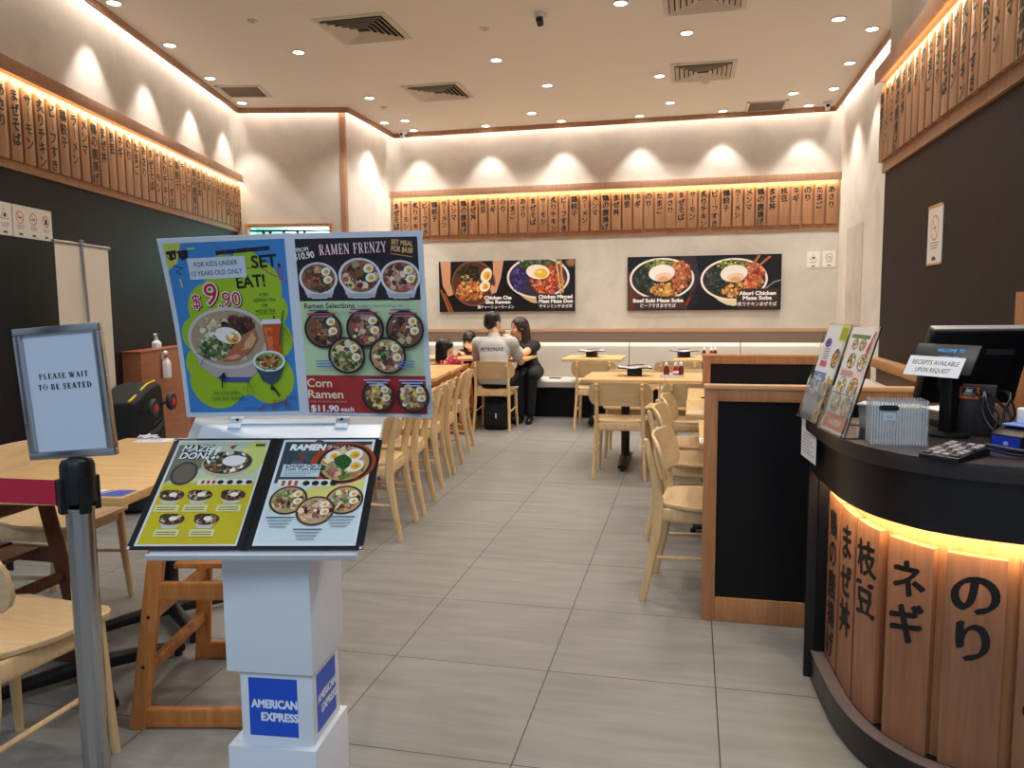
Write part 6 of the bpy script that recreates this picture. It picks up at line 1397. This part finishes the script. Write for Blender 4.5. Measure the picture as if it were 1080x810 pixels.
grow('dress', RD, t, inf(torso, .01)+[('c', SHL, tuple(V3(SHL).lerp(V3(ELL), .55)), .045, .05), ('c', SHR, tuple(V3(SHR).lerp(V3(ELR), .55)), .045, .05)]+inf(legs[:2]+legs[4:], .013), h=.007)
grow('hair', HAIR, t, [('e', T(0, -.02, .04), (.078, .094, .08), M), ('c', T(.06, -.03, .0), T(.07, -.02, -.13), .036, .032), ('c', T(-.06, -.03, .0), T(-.07, -.02, -.13), .036, .032), ('c', T(0, -.07, .0), T(0, -.075, -.14), .05, .045), ('c', T(-.05, .07, .055), T(.05, .07, .055), .022, .022)], h=.007, subs=[('e', T(0, .105, -.045), (.052, .075, .07), M)])

# girl on the bench behind the table, looking down
o = V3((-1.5, 6.97, .455)); t = person('girl with black hair on the bench behind the table, looking down at her food', tuple(o))
hp, T, M = head_prims((.0, -.12, .47), .86, math.radians(176), math.radians(-24)); face(t, T, .86)
SHL, SHR = (.11, -.05, .31), (-.11, -.05, .31); ELL, ELR = (.15, -.18, .3), (-.14, -.18, .3)
legs = [('c', (-.06, -.04, .07), (-.07, -.3, .07), .062, .048), ('c', (.06, -.04, .07), (.07, -.3, .07), .062, .048), ('c', (-.07, -.3, .07), (-.07, -.31, -.24), .045, .03), ('c', (.07, -.3, .07), (.07, -.31, -.24), .045, .03), ('e', (0, 0, .075), (.115, .09, .07), None)]
torso = [('e', (0, 0, .1), (.105, .085, .09), None), ('c', (0, -.0, .11), (0, -.05, .25), .088, .086), ('c', SHL, SHR, .045, .045)]
arms = [('c', SHL, ELL, .036, .03), ('c', SHR, ELR, .036, .03)]; WL, WR = (.06, -.24, .37), (-.07, -.3, .335); fore = [('c', ELL, WL, .028, .02), ('c', ELR, WR, .028, .02)]
grow('body', SK2, t, torso+legs+arms+fore+[('c', (-.07, -.31, -.26), (-.07, -.4, -.275), .027, .023), ('c', (.07, -.31, -.26), (.07, -.4, -.275), .027, .023), ('c', (0, -.06, .32), (0, -.09, .41), .038, .036)]+hp+hand_prims(WL, (-.3, -.2, .3), (.3, -.6, 0), .68, .7, 1)+hand_prims(WR, (.5, -.5, .02), (0, 0, 1), .68, .6, -1), h=.006, k=.014)
grow('top', mat('dark_red_top', (90, 30, 34), .8, bump=.2, bscale=50), t, inf(torso, .01)+[('c', SHL, tuple(V3(SHL).lerp(V3(ELL), .6)), .048, .046), ('c', SHR, tuple(V3(SHR).lerp(V3(ELR), .6)), .048, .046)]+inf(legs, .012), h=.007)
grow('hair', HAIR, t, [('e', T(0, -.02, .04), (.08, .096, .082), M), ('c', T(.06, -.03, .0), T(.072, -.0, -.12), .036, .03), ('c', T(-.06, -.03, .0), T(-.072, -.0, -.12), .036, .03), ('c', T(0, -.07, .0), T(0, -.075, -.15), .05, .045), ('c', T(-.045, .075, .06), T(.045, .075, .06), .02, .02)], h=.007, subs=[('e', T(0, .105, -.045), (.054, .075, .072), M)])
# food and bag about the family
def bowl(x, y, label, c, r=.06):
    t = thing('bowl', label, 'bowl', (x, y, .75), 0, 'bowls on the family table')
    MB().lathe([(r*.45, 0), (r*.5, .004), (r*.9, .04), (r, .062), (r*.94, .062), (r*.8, .036), (r*.3, .01)], n=24).build('bowl_body', mat('bowl_%d' % c[0], c, .3), t)
    mb = MB(); rr = random.Random(int(x*100)); 
    for k in range(16): a = rr.uniform(0, 6.28); q = r*.65*math.sqrt(rr.random()); mb.sphere((q*math.cos(a), q*math.sin(a), .045+rr.uniform(0, .008)), (.014, .012, .008), 8, 5)
    mb.build('food', mat('stew', (150, 96, 56), .5, noise=.4, nscale=50), t)
bowl(-1.62, 6.62, 'white bowl in front of the girl on the bench', (222, 222, 220)); bowl(-.83, 6.5, 'black bowl at the right end of the family table', (26, 24, 26), .05)
t = thing('phone', 'dark phone lying on the family table beside the black bowl', 'phone', (-.93, 6.42, .75), .3); MB().box((0, 0, .005), (.07, .14, .01)).build('case', PLASTK, t, .003); MB().box((0, 0, .0105), (.06, .125, .001)).build('screen', mat('dark_glass', (12, 14, 18), .08), t)
t = thing('phone', 'black phone lying on the bench seat to the right of the woman', 'phone', (-.5, 7.12, .4555), 1.3); MB().box((0, 0, .005), (.07, .14, .01)).build('case', PLASTK, t, .003); MB().box((0, 0, .0105), (.06, .125, .001)).build('screen', MATS['dark_glass'], t)
t = thing('backpack', 'black backpack standing on the floor under the man\'s chair', 'bag', (-.96, 6.0, 0), 0)
MB().loft([[(a*.13*k, b*.075*k, z) for a, b in ((-1, -.6), (-.6, -1), (.6, -1), (1, -.6), (1, .6), (.6, 1), (-.6, 1), (-1, .6))] for k, z in ((.9, 0), (1, .03), (1, .2), (.9, .28), (.6, .32))]).build('bag_body', FAB, t, .01); MB().box((-.0, -.082, .12), (.18, .03, .14)).build('pocket', FAB, t, .012); MB().box((.02, -.098, .16), (.014, .003, .05)).build('tag', WHITE, t); MB().tube([(-.03, 0, .315), (-.02, 0, .345), (.02, 0, .345), (.03, 0, .315)], .006, 8).build('handle', FAB, t)
